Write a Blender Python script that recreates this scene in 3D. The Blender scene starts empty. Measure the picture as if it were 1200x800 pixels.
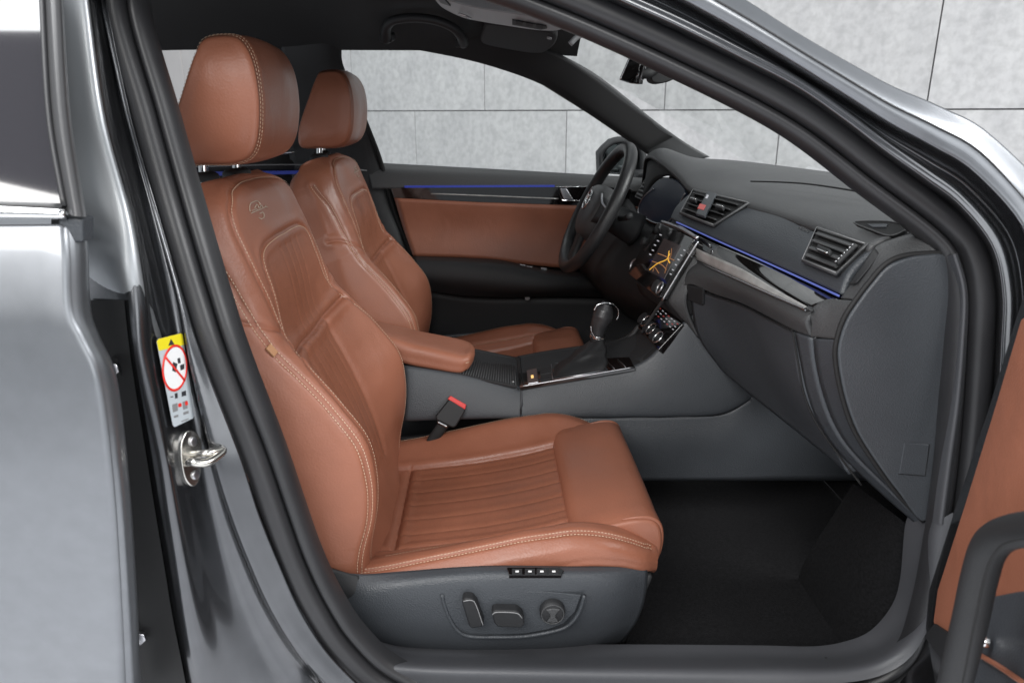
import bpy, bmesh, math, random
import numpy as np
from mathutils import Vector, Matrix, kdtree
random.seed(7); np.random.seed(7)
sc = bpy.context.scene
COL = sc.collection

# ------------------------------------------------------------------ camera
F, CX, CY = 850.0, 600.0, 400.0
CAM = np.array((0.0, -1.60, 1.10)); PIT = math.radians(17.43); YAW = math.radians(2.0)
cam_d = bpy.data.cameras.new('camera'); cam = bpy.data.objects.new('camera', cam_d); COL.objects.link(cam)
cam_d.sensor_width = 36.0; cam_d.lens = 36.0*F/1200.0; cam_d.clip_start = 0.02; cam_d.clip_end = 200
cam.location = CAM; cam.rotation_euler = (math.pi/2-PIT, 0, -YAW)
cam_d.dof.use_dof = True; cam_d.dof.focus_distance = 1.35; cam_d.dof.aperture_fstop = 7.0
sc.camera = cam

# ------------------------------------------------------------------ light
w = bpy.data.worlds.new('World'); sc.world = w; w.use_nodes = True
bg = w.node_tree.nodes['Background']; bg.inputs[0].default_value = (0.86, 0.93, 1.0, 1); bg.inputs[1].default_value = 0.34
def area(name, loc, target, sx, sy, power, color=(1, 1, 1), spread=180):
    l = bpy.data.lights.new(name, 'AREA'); l.shape = 'RECTANGLE'; l.size = sx; l.size_y = sy
    l.energy = power; l.color = color; l.spread = math.radians(spread)
    o = bpy.data.objects.new(name, l); COL.objects.link(o); o.location = loc
    o.rotation_euler = (Vector(target)-Vector(loc)).to_track_quat('-Z', 'Y').to_euler()
    return o
area('softbox_key', (-1.3, -3.5, 3.0), (-0.2, 0, 0.7), 3.4, 1.8, 165, (1, 0.985, 0.965))
area('softbox_low', (1.7, -3.6, 1.3), (0.2, 0, 0.5), 1.8, 1.8, 24, (0.97, 0.985, 1))
area('softbox_overhead', (3.3, -1.5, 3.1), (0.9, -0.25, 0.9), 2.0, 1.4, 62, (1, 1, 1), 120)
area('softbox_wall', (-1.0, 2.1, 3.8), (0.3, 4.6, 0.8), 3.6, 1.0, 38, (1, 1, 1))
area('softbox_ceiling', (-1.8, -0.72, 3.4), (-1.8, -1.1, 0.0), 2.6, 2.0, 130, (0.97, 0.985, 1))
sc.view_settings.view_transform = 'Standard'; sc.view_settings.look = 'None'
sc.view_settings.exposure = 0.14; sc.view_settings.gamma = 1.0; sc.view_settings.use_curve_mapping = False
sc.render.engine = 'CYCLES'; sc.cycles.use_denoising = True; sc.cycles.max_bounces = 10
sc.cycles.transparent_max_bounces = 16; sc.cycles.caustics_reflective = False; sc.cycles.caustics_refractive = False

# ------------------------------------------------------------------ geometry helpers
def ray(px, py):
    u = (px-CX)/F; v = (CY-py)/F
    y = math.cos(PIT)+v*math.sin(PIT); z = -math.sin(PIT)+v*math.cos(PIT)
    c, s = math.cos(YAW), math.sin(YAW)
    return np.array((u*c+y*s, -u*s+y*c, z))
def W(px, py, y=None, x=None, z=None):
    d = ray(px, py)
    if y is not None: t = (y-CAM[1])/d[1]
    elif z is not None: t = (z-CAM[2])/d[2]
    else: t = (x-CAM[0])/d[0]
    return CAM+t*d
def WL(pts): return [W(a, b, c) for a, b, c in pts]
def plane3(a, b, c):
    a, b, c = map(np.asarray, (a, b, c)); n = np.cross(b-a, c-a); n = n/np.linalg.norm(n)
    if np.dot(n, CAM-a) < 0: n = -n
    return a, n
def PW(px, py, pl, lift=0.0):
    d = ray(px, py); a, n = pl; a = a+n*lift
    return CAM+d*(np.dot(a-CAM, n)/np.dot(d, n))
def PWL(pts, pl, lift=0.0): return [PW(a, b, pl, lift) for a, b in pts]
def proj(P):
    P = np.asarray(P); D = P-CAM; c, s = math.cos(YAW), math.sin(YAW)
    x = D[..., 0]*c-D[..., 1]*s; yy = D[..., 0]*s+D[..., 1]*c
    f = yy*math.cos(PIT)-D[..., 2]*math.sin(PIT); up = yy*math.sin(PIT)+D[..., 2]*math.cos(PIT)
    return np.stack((CX+F*x/f, CY-F*up/f), -1)
def cr(pts, n, closed=False):
    """Catmull-Rom through pts, resampled to n points of even arc length."""
    P = np.array([np.asarray(p, float) for p in pts])
    if len(P) == 2 and not closed:
        return np.linspace(P[0], P[1], n)
    if closed: Q = np.vstack((P[-1:], P, P[:2]))
    else: Q = np.vstack((2*P[0]-P[1], P, 2*P[-1]-P[-2]))
    out = []; m = 14; t = np.linspace(0, 1, m, endpoint=False)[:, None]
    for i in range(len(Q)-3):
        p0, p1, p2, p3 = Q[i:i+4]
        out.append(0.5*(2*p1+(p2-p0)*t+(2*p0-5*p1+4*p2-p3)*t**2+(3*p1-p0-3*p2+p3)*t**3))
    out.append(Q[-2][None]); D = np.vstack(out)
    L = np.concatenate(([0], np.cumsum(np.linalg.norm(np.diff(D, axis=0), axis=1))))
    q = np.linspace(0, L[-1], n+1)[:-1] if closed else np.linspace(0, L[-1], n)
    return np.stack([np.interp(q, L, D[:, k]) for k in range(D.shape[1])], 1)
def cub(x, xs, ys):
    """smooth 1D interpolation (Catmull-Rom tangents)"""
    x = np.asarray(x, float); xs = np.array(xs, float); ys = np.array(ys, float)
    m = np.gradient(ys, xs); x = np.clip(x, xs[0], xs[-1])
    i = np.clip(np.searchsorted(xs, x)-1, 0, len(xs)-2); h = xs[i+1]-xs[i]; t = (x-xs[i])/h
    return (2*t**3-3*t**2+1)*ys[i]+(t**3-2*t**2+t)*h*m[i]+(-2*t**3+3*t**2)*ys[i+1]+(t**3-t**2)*h*m[i+1]

from mathutils.bvhtree import BVHTree
def bvh(o): return BVHTree.FromPolygons([v.co.copy() for v in o.data.vertices], [p.vertices[:] for p in o.data.polygons])
def HIT(tree, px, py, lift=0.0):
    d = ray(px, py); h = tree.ray_cast(Vector(CAM), Vector(d/np.linalg.norm(d)))
    if h[0] is None:
        return None
    n = np.array(h[1]); n = n if np.dot(n, d) < 0 else -n
    return np.array(h[0])+n*lift
def HPL(tree, pts, lift=0.0):
    a, b, c = [HIT(tree, *p) for p in pts]; p = plane3(a, b, c); return p[0]+p[1]*lift, p[1]
# ------------------------------------------------------------------ object helpers
def link(name, me, mat=None, parent=None, smooth=True):
    o = bpy.data.objects.new(name, me); COL.objects.link(o)
    if mat is not None and not me.materials: me.materials.append(mat)
    if smooth:
        for p in me.polygons: p.use_smooth = True
    if parent is not None: adopt(o, parent)
    return o
def adopt(o, parent):
    o.parent = parent
    if parent.parent is None and parent.type == 'EMPTY': o.matrix_parent_inverse = Matrix.Translation(-Vector(parent.location))
def thing(name, label, cat, loc, group=None):
    o = bpy.data.objects.new(name, None); COL.objects.link(o); o.location = loc; o.empty_display_size = 0.05
    return tag(o, label, cat, group)
def tag(o, label=None, cat=None, group=None, kind=None):
    if label: o['label'] = label
    if cat: o['category'] = cat
    if group: o['group'] = group
    if kind: o['kind'] = kind
    return o
def mesh(name, V, Fc, mat, parent=None, smooth=True):
    me = bpy.data.meshes.new(name); me.from_pydata([tuple(map(float, v)) for v in V], [], Fc); me.update()
    return link(name, me, mat, parent, smooth)
def grid_faces(nu, nv, cu=False, cv=False):
    f = []
    for i in range(nu if cu else nu-1):
        for j in range(nv if cv else nv-1):
            i2, j2 = (i+1) % nu, (j+1) % nv
            f.append((i*nv+j, i2*nv+j, i2*nv+j2, i*nv+j2))
    return f
def facing_flip(V, Fc, inside=None):
    """turn faces so that on the whole they look at the camera (or away from the inside point)"""
    V = np.asarray(V); s = 0
    for f in Fc[::max(1, len(Fc)//400)]:
        a, b, c = V[f[0]], V[f[1]], V[f[2]]; n = np.cross(b-a, c-a)
        s += np.dot(n, (CAM-a) if inside is None else (a-inside))
    return [tuple(reversed(f)) for f in Fc] if s < 0 else Fc
def crs(pts, n):
    """Catmull-Rom sampled evenly per station, so that lofted curves keep their stations in step"""
    P = np.array([np.asarray(p, float) for p in pts]); Q = np.vstack((2*P[0]-P[1], P, 2*P[-1]-P[-2])); out = []
    for u in np.linspace(0, len(P)-1, n):
        i = min(int(u), len(P)-2); t = u-i; p0, p1, p2, p3 = Q[i:i+4]
        out.append(0.5*(2*p1+(p2-p0)*t+(2*p0-5*p1+4*p2-p3)*t**2+(3*p1-p0-3*p2+p3)*t**3))
    return np.array(out)
def loft(name, curves, mat, parent=None, nu=40, nv=None, thick=0.0, straight=False, smooth=True, raw=False):
    same = len({len(c) for c in curves}) == 1 and len(curves[0]) > 2
    C = [np.array(c) if raw else (crs(c, nu) if same else cr(c, nu)) for c in curves]
    nu = len(C[0]); A = np.array(C)                       # rows, nu, 3
    if straight or len(curves) == 2:
        nv = len(curves); G = A.transpose(1, 0, 2)
        if nv == 2 and not straight:
            nv = 5; t = np.linspace(0, 1, nv)[None, :, None]; G = A[0][:, None]*(1-t)+A[1][:, None]*t
    else:
        nv = nv or (len(curves)-1)*5+1
        G = np.array([cr(A[:, i], nv) for i in range(nu)])
    V = G.reshape(-1, 3); Fc = facing_flip(V, grid_faces(nu, nv))
    o = mesh(name, V, Fc, mat, parent, smooth)
    if thick:
        m = o.modifiers.new('thickness', 'SOLIDIFY'); m.thickness = thick; m.offset = -1
    return o
def tube(name, pts, r, mat, parent=None, sides=12, n=None, closed=False, smoothpath=True, flat=1.0, up=None):
    P = cr(pts, n or max(8, len(pts)*6), closed) if smoothpath else np.array([np.asarray(p, float) for p in pts])
    n = len(P)
    if np.isscalar(r): R = np.full(n, r)
    else: R = np.interp(np.linspace(0, 1, n), np.linspace(0, 1, len(r)), r)
    T = np.gradient(P, axis=0)
    if closed: T = np.roll(P, -1, 0)-np.roll(P, 1, 0)
    T /= np.linalg.norm(T, axis=1)[:, None]+1e-12
    u = np.array(up if up is not None else (0.13, 0.21, 1.0), float); V = []
    if up is None and abs(np.dot(u/np.linalg.norm(u), T[0])) > 0.95: u = np.array((1.0, 0.2, 0.1))
    for i in range(n):
        a = u-T[i]*np.dot(u, T[i]); a /= np.linalg.norm(a)+1e-12; b = np.cross(T[i], a)
        if up is None: u = a
        for k in range(sides):
            th = 2*math.pi*k/sides; V.append(P[i]+R[i]*(flat*math.cos(th)*a+math.sin(th)*b))
    Fc = grid_faces(n, sides, closed, True)
    if not closed:
        Fc += [tuple(range(sides)), tuple((n-1)*sides+k for k in reversed(range(sides)))]
    Fc = [tuple(reversed(f)) for f in Fc]
    o = mesh(name, V, Fc, mat, parent)
    return o
def plate(name, pts, depth, mat, parent=None, bevel=0.0, normal=None, seg=3, smooth=False):
    """flat outline with thickness; pts in 3D, the front looks at the camera, depth goes back"""
    P = np.array([np.asarray(p, float) for p in pts]); c = P.mean(0); n = np.zeros(3)
    for i in range(len(P)):
        n += np.cross(P[i]-c, P[(i+1) % len(P)]-c)
    if normal is not None: n = np.array(normal, float)*(1 if np.dot(n, normal) >= 0 else -1)
    n /= np.linalg.norm(n)
    if np.dot(n, CAM-c) < 0: P = P[::-1]; n = -n
    N = len(P); V = list(P)+list(P-n*depth)
    Fc = [tuple(range(N)), tuple(reversed(range(N, 2*N)))]+[(i, i+N, (i+1) % N+N, (i+1) % N) for i in range(N)]
    o = mesh(name, V, Fc, mat, parent, smooth)
    if bevel:
        m = o.modifiers.new('bevel', 'BEVEL'); m.width = bevel; m.segments = seg; m.limit_method = 'ANGLE'; m.angle_limit = math.radians(40)
        for p in o.data.polygons: p.use_smooth = True
        m2 = o.modifiers.new('wn', 'WEIGHTED_NORMAL'); m2.keep_sharp = True
    return o
def rplate(name, corners, r, depth, mat, parent=None, bevel=0.0, lift=0.0):
    """plate from a corner outline with rounded corners of radius r"""
    P = [np.asarray(p, float) for p in corners]; out = []
    n = np.cross(P[1]-P[0], P[2]-P[0]); n /= np.linalg.norm(n)
    if np.dot(n, CAM-P[0]) < 0: n = -n
    for i in range(len(P)):
        a, b, c = P[i-1], P[i], P[(i+1) % len(P)]
        d1 = (a-b); d2 = (c-b); rr = min(r, np.linalg.norm(d1)*.45, np.linalg.norm(d2)*.45)
        s = b+d1/np.linalg.norm(d1)*rr; e = b+d2/np.linalg.norm(d2)*rr
        for t in np.linspace(0, 1, 6): out.append((1-t)**2*s+2*t*(1-t)*b+t*t*e+n*lift)
    return plate(name, out, depth, mat, parent, bevel)
def obox(name, c, ax, ay, az, mat, parent=None, bevel=0.002, seg=3):
    c, ax, ay, az = [np.asarray(v, float) for v in (c, ax, ay, az)]
    V = [c+i*ax+j*ay+k*az for i in (-1, 1) for j in (-1, 1) for k in (-1, 1)]
    Fc = [(0, 1, 3, 2), (4, 6, 7, 5), (0, 4, 5, 1), (2, 3, 7, 6), (0, 2, 6, 4), (1, 5, 7, 3)]
    if np.dot(np.cross(ax, ay), az) < 0: Fc = [tuple(reversed(f)) for f in Fc]
    o = mesh(name, V, Fc, mat, parent, True)
    m = o.modifiers.new('bevel', 'BEVEL'); m.width = bevel; m.segments = seg
    m2 = o.modifiers.new('wn', 'WEIGHTED_NORMAL')
    return o
def disc(name, c, n, r, h, mat, parent=None, sides=32, bevel=0.0, prof=None):
    """lathe about axis n through c; prof = [(radius, height)...]"""
    n = np.asarray(n, float); n = n/np.linalg.norm(n); a = np.cross(n, (0.3, 0.2, 0.93)); a /= np.linalg.norm(a); b = np.cross(n, a)
    prof = prof or [(0.0001, h), (r-bevel, h), (r-bevel*.3, h-bevel*.3), (r, h-bevel), (r, 0)]
    V = [np.asarray(c)+n*z+q*(math.cos(2*math.pi*k/sides)*a+math.sin(2*math.pi*k/sides)*b) for q, z in prof for k in range(sides)]
    Fc = grid_faces(len(prof), sides, False, True)
    return mesh(name, V, [tuple(reversed(f)) for f in Fc], mat, parent, True)
def text_obj(name, s, origin, xdir, ydir, size, mat, parent=None, depth=0.0004, align='CENTER'):
    cu = bpy.data.curves.new('txt', 'FONT'); cu.body = s; cu.size = size; cu.extrude = depth; cu.align_x = align; cu.align_y = 'CENTER'
    t = bpy.data.objects.new('txt', cu); COL.objects.link(t)
    dg = bpy.context.evaluated_depsgraph_get(); me = bpy.data.meshes.new_from_object(t.evaluated_get(dg))
    bpy.data.objects.remove(t); bpy.data.curves.remove(cu)
    x = np.asarray(xdir, float); x /= np.linalg.norm(x); y = np.asarray(ydir, float); y -= x*np.dot(x, y); y /= np.linalg.norm(y); z = np.cross(x, y)
    for v in me.vertices: v.co = Vector(np.asarray(origin)+x*v.co.x+y*v.co.y+z*v.co.z)
    return link(name, me, mat, parent, False)

# ------------------------------------------------------------------ materials
def nodes(name):
    m = bpy.data.materials.new(name); m.use_nodes = True; nt = m.node_tree
    return m, nt, nt.nodes['Principled BSDF']
def mk(name, col, rough=0.5, metal=0.0, bump=None, var=0.0, vscale=6.0, coat=0.0, spec=0.5, rvar=0.0, coat_rough=0.05, sheen=0.0):
    """plain principled with optional fine grain bump (scale, strength, distance) and slow colour variation"""
    m, nt, b = nodes(name); N = nt.nodes.new; Lk = nt.links.new
    b.inputs['Base Color'].default_value = (*col, 1); b.inputs['Roughness'].default_value = rough
    b.inputs['Metallic'].default_value = metal; b.inputs['Coat Weight'].default_value = coat; b.inputs['Coat Roughness'].default_value = coat_rough
    b.inputs['Specular IOR Level'].default_value = spec
    if sheen: b.inputs['Sheen Weight'].default_value = sheen; b.inputs['Sheen Roughness'].default_value = 0.4
    tc = N('ShaderNodeTexCoord')
    if var or rvar:
        nz = N('ShaderNodeTexNoise'); nz.inputs['Scale'].default_value = vscale; nz.inputs['Detail'].default_value = 6; Lk(tc.outputs['Object'], nz.inputs['Vector'])
        if var:
            r = N('ShaderNodeMapRange'); r.inputs[1].default_value = .3; r.inputs[2].default_value = .7; r.inputs[3].default_value = 1-var; r.inputs[4].default_value = 1+var
            Lk(nz.outputs['Fac'], r.inputs[0])
            mx = N('ShaderNodeMix'); mx.data_type = 'RGBA'; mx.blend_type = 'MULTIPLY'; mx.inputs[0].default_value = 1
            mx.inputs[6].default_value = (*col, 1); Lk(r.outputs[0], mx.inputs[7]); Lk(mx.outputs[2], b.inputs['Base Color'])
        if rvar:
            r2 = N('ShaderNodeMapRange'); r2.inputs[1].default_value = .3; r2.inputs[2].default_value = .7; r2.inputs[3].default_value = rough-rvar; r2.inputs[4].default_value = rough+rvar
            Lk(nz.outputs['Fac'], r2.inputs[0]); Lk(r2.outputs[0], b.inputs['Roughness'])
    if bump:
        kind, scale, strength, dist = bump
        if kind == 'v':
            t = N('ShaderNodeTexVoronoi'); t.inputs['Scale'].default_value = scale; out = t.outputs['Distance']
        else:
            t = N('ShaderNodeTexNoise'); t.inputs['Scale'].default_value = scale; t.inputs['Detail'].default_value = 4; out = t.outputs['Fac']
        Lk(tc.outputs['Object'], t.inputs['Vector'])
        bp = N('ShaderNodeBump'); bp.inputs['Strength'].default_value = strength; bp.inputs['Distance'].default_value = dist
        Lk(out, bp.inputs['Height']); Lk(bp.outputs[0], b.inputs['Normal'])
    return m
def leather_mat(name, col, perf=False):
    m, nt, b = nodes(name); N = nt.nodes.new; Lk = nt.links.new; tc = N('ShaderNodeTexCoord')
    b.inputs['Roughness'].default_value = 0.42; b.inputs['Specular IOR Level'].default_value = 0.5
    nz = N('ShaderNodeTexNoise'); nz.inputs['Scale'].default_value = 9; nz.inputs['Detail'].default_value = 8; Lk(tc.outputs['Object'], nz.inputs['Vector'])
    r = N('ShaderNodeMapRange'); r.inputs[1].default_value = .3; r.inputs[2].default_value = .7; r.inputs[3].default_value = .90; r.inputs[4].default_value = 1.10; Lk(nz.outputs['Fac'], r.inputs[0])
    mx = N('ShaderNodeMix'); mx.data_type = 'RGBA'; mx.blend_type = 'MULTIPLY'; mx.inputs[0].default_value = 1; mx.inputs[6].default_value = (*col, 1); Lk(r.outputs[0], mx.inputs[7])
    r2 = N('ShaderNodeMapRange'); r2.inputs[1].default_value = .3; r2.inputs[2].default_value = .7; r2.inputs[3].default_value = .33; r2.inputs[4].default_value = .54; Lk(nz.outputs['Fac'], r2.inputs[0]); Lk(r2.outputs[0], b.inputs['Roughness'])
    v = N('ShaderNodeTexVoronoi'); v.inputs['Scale'].default_value = 300; Lk(tc.outputs['Object'], v.inputs['Vector'])
    wr = N('ShaderNodeTexNoise'); wr.inputs['Scale'].default_value = 13; wr.inputs['Detail'].default_value = 7; wr.inputs['Distortion'].default_value = 0.8; Lk(tc.outputs['Object'], wr.inputs['Vector'])
    ad = N('ShaderNodeMath'); ad.operation = 'MULTIPLY_ADD'; ad.inputs[1].default_value = 7.0; Lk(wr.outputs['Fac'], ad.inputs[0]); Lk(v.outputs['Distance'], ad.inputs[2])
    bp = N('ShaderNodeBump'); bp.inputs['Strength'].default_value = 0.22; bp.inputs['Distance'].default_value = 0.0010
    Lk(ad.outputs[0], bp.inputs['Height']); Lk(bp.outputs[0], b.inputs['Normal'])
    last = mx.outputs[2]
    if perf:
        v2 = N('ShaderNodeTexVoronoi'); v2.inputs['Scale'].default_value = 330; v2.inputs['Randomness'].default_value = 0.7; Lk(tc.outputs['Object'], v2.inputs['Vector'])
        r3 = N('ShaderNodeMapRange'); r3.inputs[1].default_value = .18; r3.inputs[2].default_value = .30; r3.inputs[3].default_value = .25; r3.inputs[4].default_value = 1; Lk(v2.outputs['Distance'], r3.inputs[0])
        m2 = N('ShaderNodeMix'); m2.data_type = 'RGBA'; m2.blend_type = 'MULTIPLY'; m2.inputs[0].default_value = 0.5; Lk(last, m2.inputs[6]); Lk(r3.outputs[0], m2.inputs[7]); last = m2.outputs[2]
    Lk(last, b.inputs['Base Color'])
    return m
M = {}
M['leather'] = leather_mat('leather', (0.282, 0.106, 0.062))
M['perf'] = leather_mat('perforated_leather', (0.262, 0.096, 0.054), True)
M['thread'] = mk('thread', (0.60, 0.43, 0.31), 0.6)
M['soft'] = mk('soft_plastic', (0.054, 0.055, 0.057), 0.50, bump=('v', 430, .5, .0010), var=.10, rvar=.06)
M['panel'] = mk('panel_plastic', (0.046, 0.051, 0.058), 0.46, bump=('v', 460, .5, .0009), var=.10, rvar=.06)
M['dark'] = mk('dark_plastic', (0.014, 0.0145, 0.016), 0.62, bump=('v', 800, .3, .0006))
M['black'] = mk('black_matte', (0.006, 0.006, 0.0065), 0.7)
M['gloss'] = mk('piano_black', (0.006, 0.005, 0.005), 0.06, coat=1, spec=.6)
M['brushed'] = mk('brushed_trim', (0.62, 0.61, 0.59), 0.40, 0.6, var=.15, vscale=30)
M['chrome'] = mk('chrome', (0.80, 0.80, 0.80), 0.10, 1.0)
M['satin'] = mk('satin_metal', (0.58, 0.58, 0.60), 0.28, 1.0)
M['rubber'] = mk('rubber', (0.022, 0.022, 0.024), 0.42, bump=('n', 260, .15, .0006), var=.12, vscale=14)
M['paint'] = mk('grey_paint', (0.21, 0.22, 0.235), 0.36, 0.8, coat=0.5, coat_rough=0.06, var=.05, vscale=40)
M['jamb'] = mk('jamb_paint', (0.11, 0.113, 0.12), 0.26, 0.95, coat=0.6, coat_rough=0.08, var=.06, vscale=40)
M['headliner'] = mk('headliner_cloth', (0.012, 0.0115, 0.012), 0.9, bump=('n', 900, .4, .001))
M['carpet'] = mk('carpet', (0.011, 0.011, 0.012), 0.95, bump=('n', 420, .9, .004), var=.4, vscale=200, spec=.15)
M['steel'] = mk('striker_steel', (0.62, 0.60, 0.56), 0.25, 1.0, var=.15, vscale=50)
M['grey'] = mk('grey_plastic', (0.22, 0.22, 0.225), 0.4, bump=('v', 600, .2, .0006))
M['trimgrey'] = mk('sill_plastic', (0.070, 0.072, 0.079), 0.42, bump=('v', 800, .35, .0007), var=.08)
M['yellow'] = mk('label_yellow', (0.78, 0.66, 0.02), 0.4)
M['paper'] = mk('label_silver', (0.48, 0.52, 0.55), 0.4)
M['white'] = mk('label_white', (0.80, 0.80, 0.80), 0.45)
M['red'] = mk('label_red', (0.72, 0.03, 0.02), 0.4)
M['ink'] = mk('label_ink', (0.03, 0.03, 0.035), 0.5)
M['buckle_red'] = mk('buckle_red', (0.65, 0.045, 0.04), 0.35)
M['mirror'] = mk('mirror_glass', (0.75, 0.82, 0.84), 0.03, 1.0)
def emit(name, col, s):
    m, nt, b = nodes(name); b.inputs['Base Color'].default_value = (*[c*.3 for c in col], 1)
    b.inputs['Emission Color'].default_value = (*col, 1); b.inputs['Emission Strength'].default_value = s; b.inputs['Roughness'].default_value = .3
    return m
M['blue'] = emit('blue_led', (0.12, 0.16, 0.52), 0.6)
M['blue2'] = emit('blue_led_dim', (0.03, 0.05, 0.36), 0.5)
M['blue3'] = emit('blue_led_faint', (0.01, 0.02, 0.16), 0.5)
M['route'] = emit('screen_route', (0.95, 0.50, 0.06), 0.75)
M['road'] = emit('screen_road', (0.45, 0.20, 0.08), 0.5)
M['icon'] = emit('lit_icon', (0.75, 0.75, 0.8), 0.4)
M['redicon'] = emit('lit_red_icon', (0.6, 0.06, 0.05), 0.35)
M['screen'] = emit('screen_dark', (0.02, 0.015, 0.015), 1.0)
M['screen'].node_tree.nodes['Principled BSDF'].inputs['Roughness'].default_value = .12
M['cluster'] = emit('cluster_screen', (0.006, 0.008, 0.013), 0.6)
def glass_mat(name, tint=(1, 1, 1), refl=0.06):
    m = bpy.data.materials.new(name); m.use_nodes = True; nt = m.node_tree; nt.nodes.clear(); N = nt.nodes.new
    o = N('ShaderNodeOutputMaterial'); t = N('ShaderNodeBsdfTransparent'); t.inputs[0].default_value = (*tint, 1)
    g = N('ShaderNodeBsdfGlossy'); g.inputs['Roughness'].default_value = 0.02; lw = N('ShaderNodeFresnel'); lw.inputs['IOR'].default_value = 1.12
    mx = N('ShaderNodeMixShader'); nt.links.new(lw.outputs[0], mx.inputs[0]); nt.links.new(t.outputs[0], mx.inputs[1]); nt.links.new(g.outputs[0], mx.inputs[2]); nt.links.new(mx.outputs[0], o.inputs[0])
    return m
M['glass'] = glass_mat('window_glass', (0.96, 0.98, 0.97))
M['tint'] = mk('tinted_window', (0.02, 0.018, 0.022), 0.03, spec=0.9, coat=1)
def concrete():
    m, nt, b = nodes('concrete'); N = nt.nodes.new; Lk = nt.links.new; tc = N('ShaderNodeTexCoord'); oi = N('ShaderNodeObjectInfo')
    off = N('ShaderNodeVectorMath'); off.operation = 'ADD'; sc_ = N('ShaderNodeVectorMath'); sc_.operation = 'SCALE'; sc_.inputs[3].default_value = 37.0
    cmb = N('ShaderNodeCombineXYZ'); [Lk(oi.outputs['Random'], cmb.inputs[k]) for k in range(3)]; Lk(cmb.outputs[0], sc_.inputs[0]); Lk(tc.outputs['Object'], off.inputs[0]); Lk(sc_.outputs[0], off.inputs[1])
    mp = N('ShaderNodeMapping'); mp.inputs['Scale'].default_value = (1.7, 1.7, 0.8); Lk(off.outputs[0], mp.inputs[0])
    n1 = N('ShaderNodeTexNoise'); n1.inputs['Scale'].default_value = 4.5; n1.inputs['Detail'].default_value = 10; n1.inputs['Roughness'].default_value = .68; Lk(mp.outputs[0], n1.inputs['Vector'])
    cr_ = N('ShaderNodeValToRGB'); cr_.color_ramp.elements[0].position = .3; cr_.color_ramp.elements[0].color = (.44, .44, .445, 1); cr_.color_ramp.elements[1].position = .62; cr_.color_ramp.elements[1].color = (.53, .53, .53, 1); Lk(n1.outputs['Fac'], cr_.inputs[0])
    n2 = N('ShaderNodeTexNoise'); n2.inputs['Scale'].default_value = 28; n2.inputs['Detail'].default_value = 6; Lk(off.outputs[0], n2.inputs['Vector'])
    r = N('ShaderNodeMapRange'); r.inputs[1].default_value = .35; r.inputs[2].default_value = .6; r.inputs[3].default_value = .88; r.inputs[4].default_value = 1.04; Lk(n2.outputs['Fac'], r.inputs[0])
    pv = N('ShaderNodeMapRange'); pv.inputs[3].default_value = .95; pv.inputs[4].default_value = 1.05; Lk(oi.outputs['Random'], pv.inputs[0])
    mu = N('ShaderNodeMath'); mu.operation = 'MULTIPLY'; Lk(r.outputs[0], mu.inputs[0]); Lk(pv.outputs[0], mu.inputs[1])
    mx = N('ShaderNodeMix'); mx.data_type = 'RGBA'; mx.blend_type = 'MULTIPLY'; mx.inputs[0].default_value = 1; Lk(cr_.outputs[0], mx.inputs[6]); Lk(mu.outputs[0], mx.inputs[7]); Lk(mx.outputs[2], b.inputs['Base Color'])
    b.inputs['Roughness'].default_value = .75
    bp = N('ShaderNodeBump'); bp.inputs['Strength'].default_value = .3; bp.inputs['Distance'].default_value = .003; Lk(n2.outputs['Fac'], bp.inputs['Height']); Lk(bp.outputs[0], b.inputs['Normal'])
    return m
M['concrete'] = concrete()
M['joint'] = mk('joint', (0.05, 0.05, 0.055), .9)
M['floor'] = mk('studio_floor', (0.66, 0.67, 0.70), .35, var=.06, vscale=3)
M['pale'] = mk('pale_wall', (0.74, 0.71, 0.69), .6, var=.03)

# ------------------------------------------------------------------ the studio
mesh('studio_floor', [(-7, -6, 0), (6, -6, 0), (6, 8, 0), (-7, 8, 0)], [(0, 1, 2, 3)], M['floor'], None, False)['kind'] = 'structure'
dl = ray(-559, 133); dl[2] = 0; dl /= np.linalg.norm(dl)                 # wall direction, to the left and away
f0 = ray(600, 133.14); f0[2] = 0; f0 /= np.linalg.norm(f0)
wn = np.array((dl[1], -dl[0], 0.0)); wp = CAM+f0*5.0; wp[2] = 0
if np.dot(wn, CAM-wp) < 0: wn = -wn
def onwall(px):
    d = ray(px, 133.14); t = np.dot(wp-CAM, wn)/np.dot(d, wn); p = CAM+d*t; p[2] = 0; return p
pj = lambda t: onwall((75.9*t+415)/(1-.1357*t))
p0, p1 = pj(0.0), pj(1.0); step = p1-p0; tw = np.linalg.norm(step); th = tw*0.5; zj = 1.118
sd = step/tw
back = [p0-sd*tw*1.5-wn*.04, p0+sd*tw*4.6-wn*.04]
wall = plate('concrete_wall', [back[0], back[1], back[1]+np.array((0, 0, 3.2)), back[0]+np.array((0, 0, 3.2))], .1, M['joint'], None)
wall['kind'] = 'structure'
pm = {}
for row in range(-2, 3):
    for k in range(-2, 5):
        t = k+(0 if row % 2 == 0 else .5)
        a = max(t*tw, -1.5*tw)+.003; b = min((t+1)*tw, 4.6*tw)-.003
        if b-a < .05: continue
        z0 = max(zj+row*th, 0)+.003; z1 = min(zj+(row+1)*th, 3.2)-.003
        q = [p0+sd*a, p0+sd*b]; U = np.array((0, 0, 1.))
        plate('concrete_panel', [q[0]+U*z0, q[1]+U*z0, q[1]+U*z1, q[0]+U*z1], .035, M['concrete'], wall, .002, seg=2)
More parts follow.
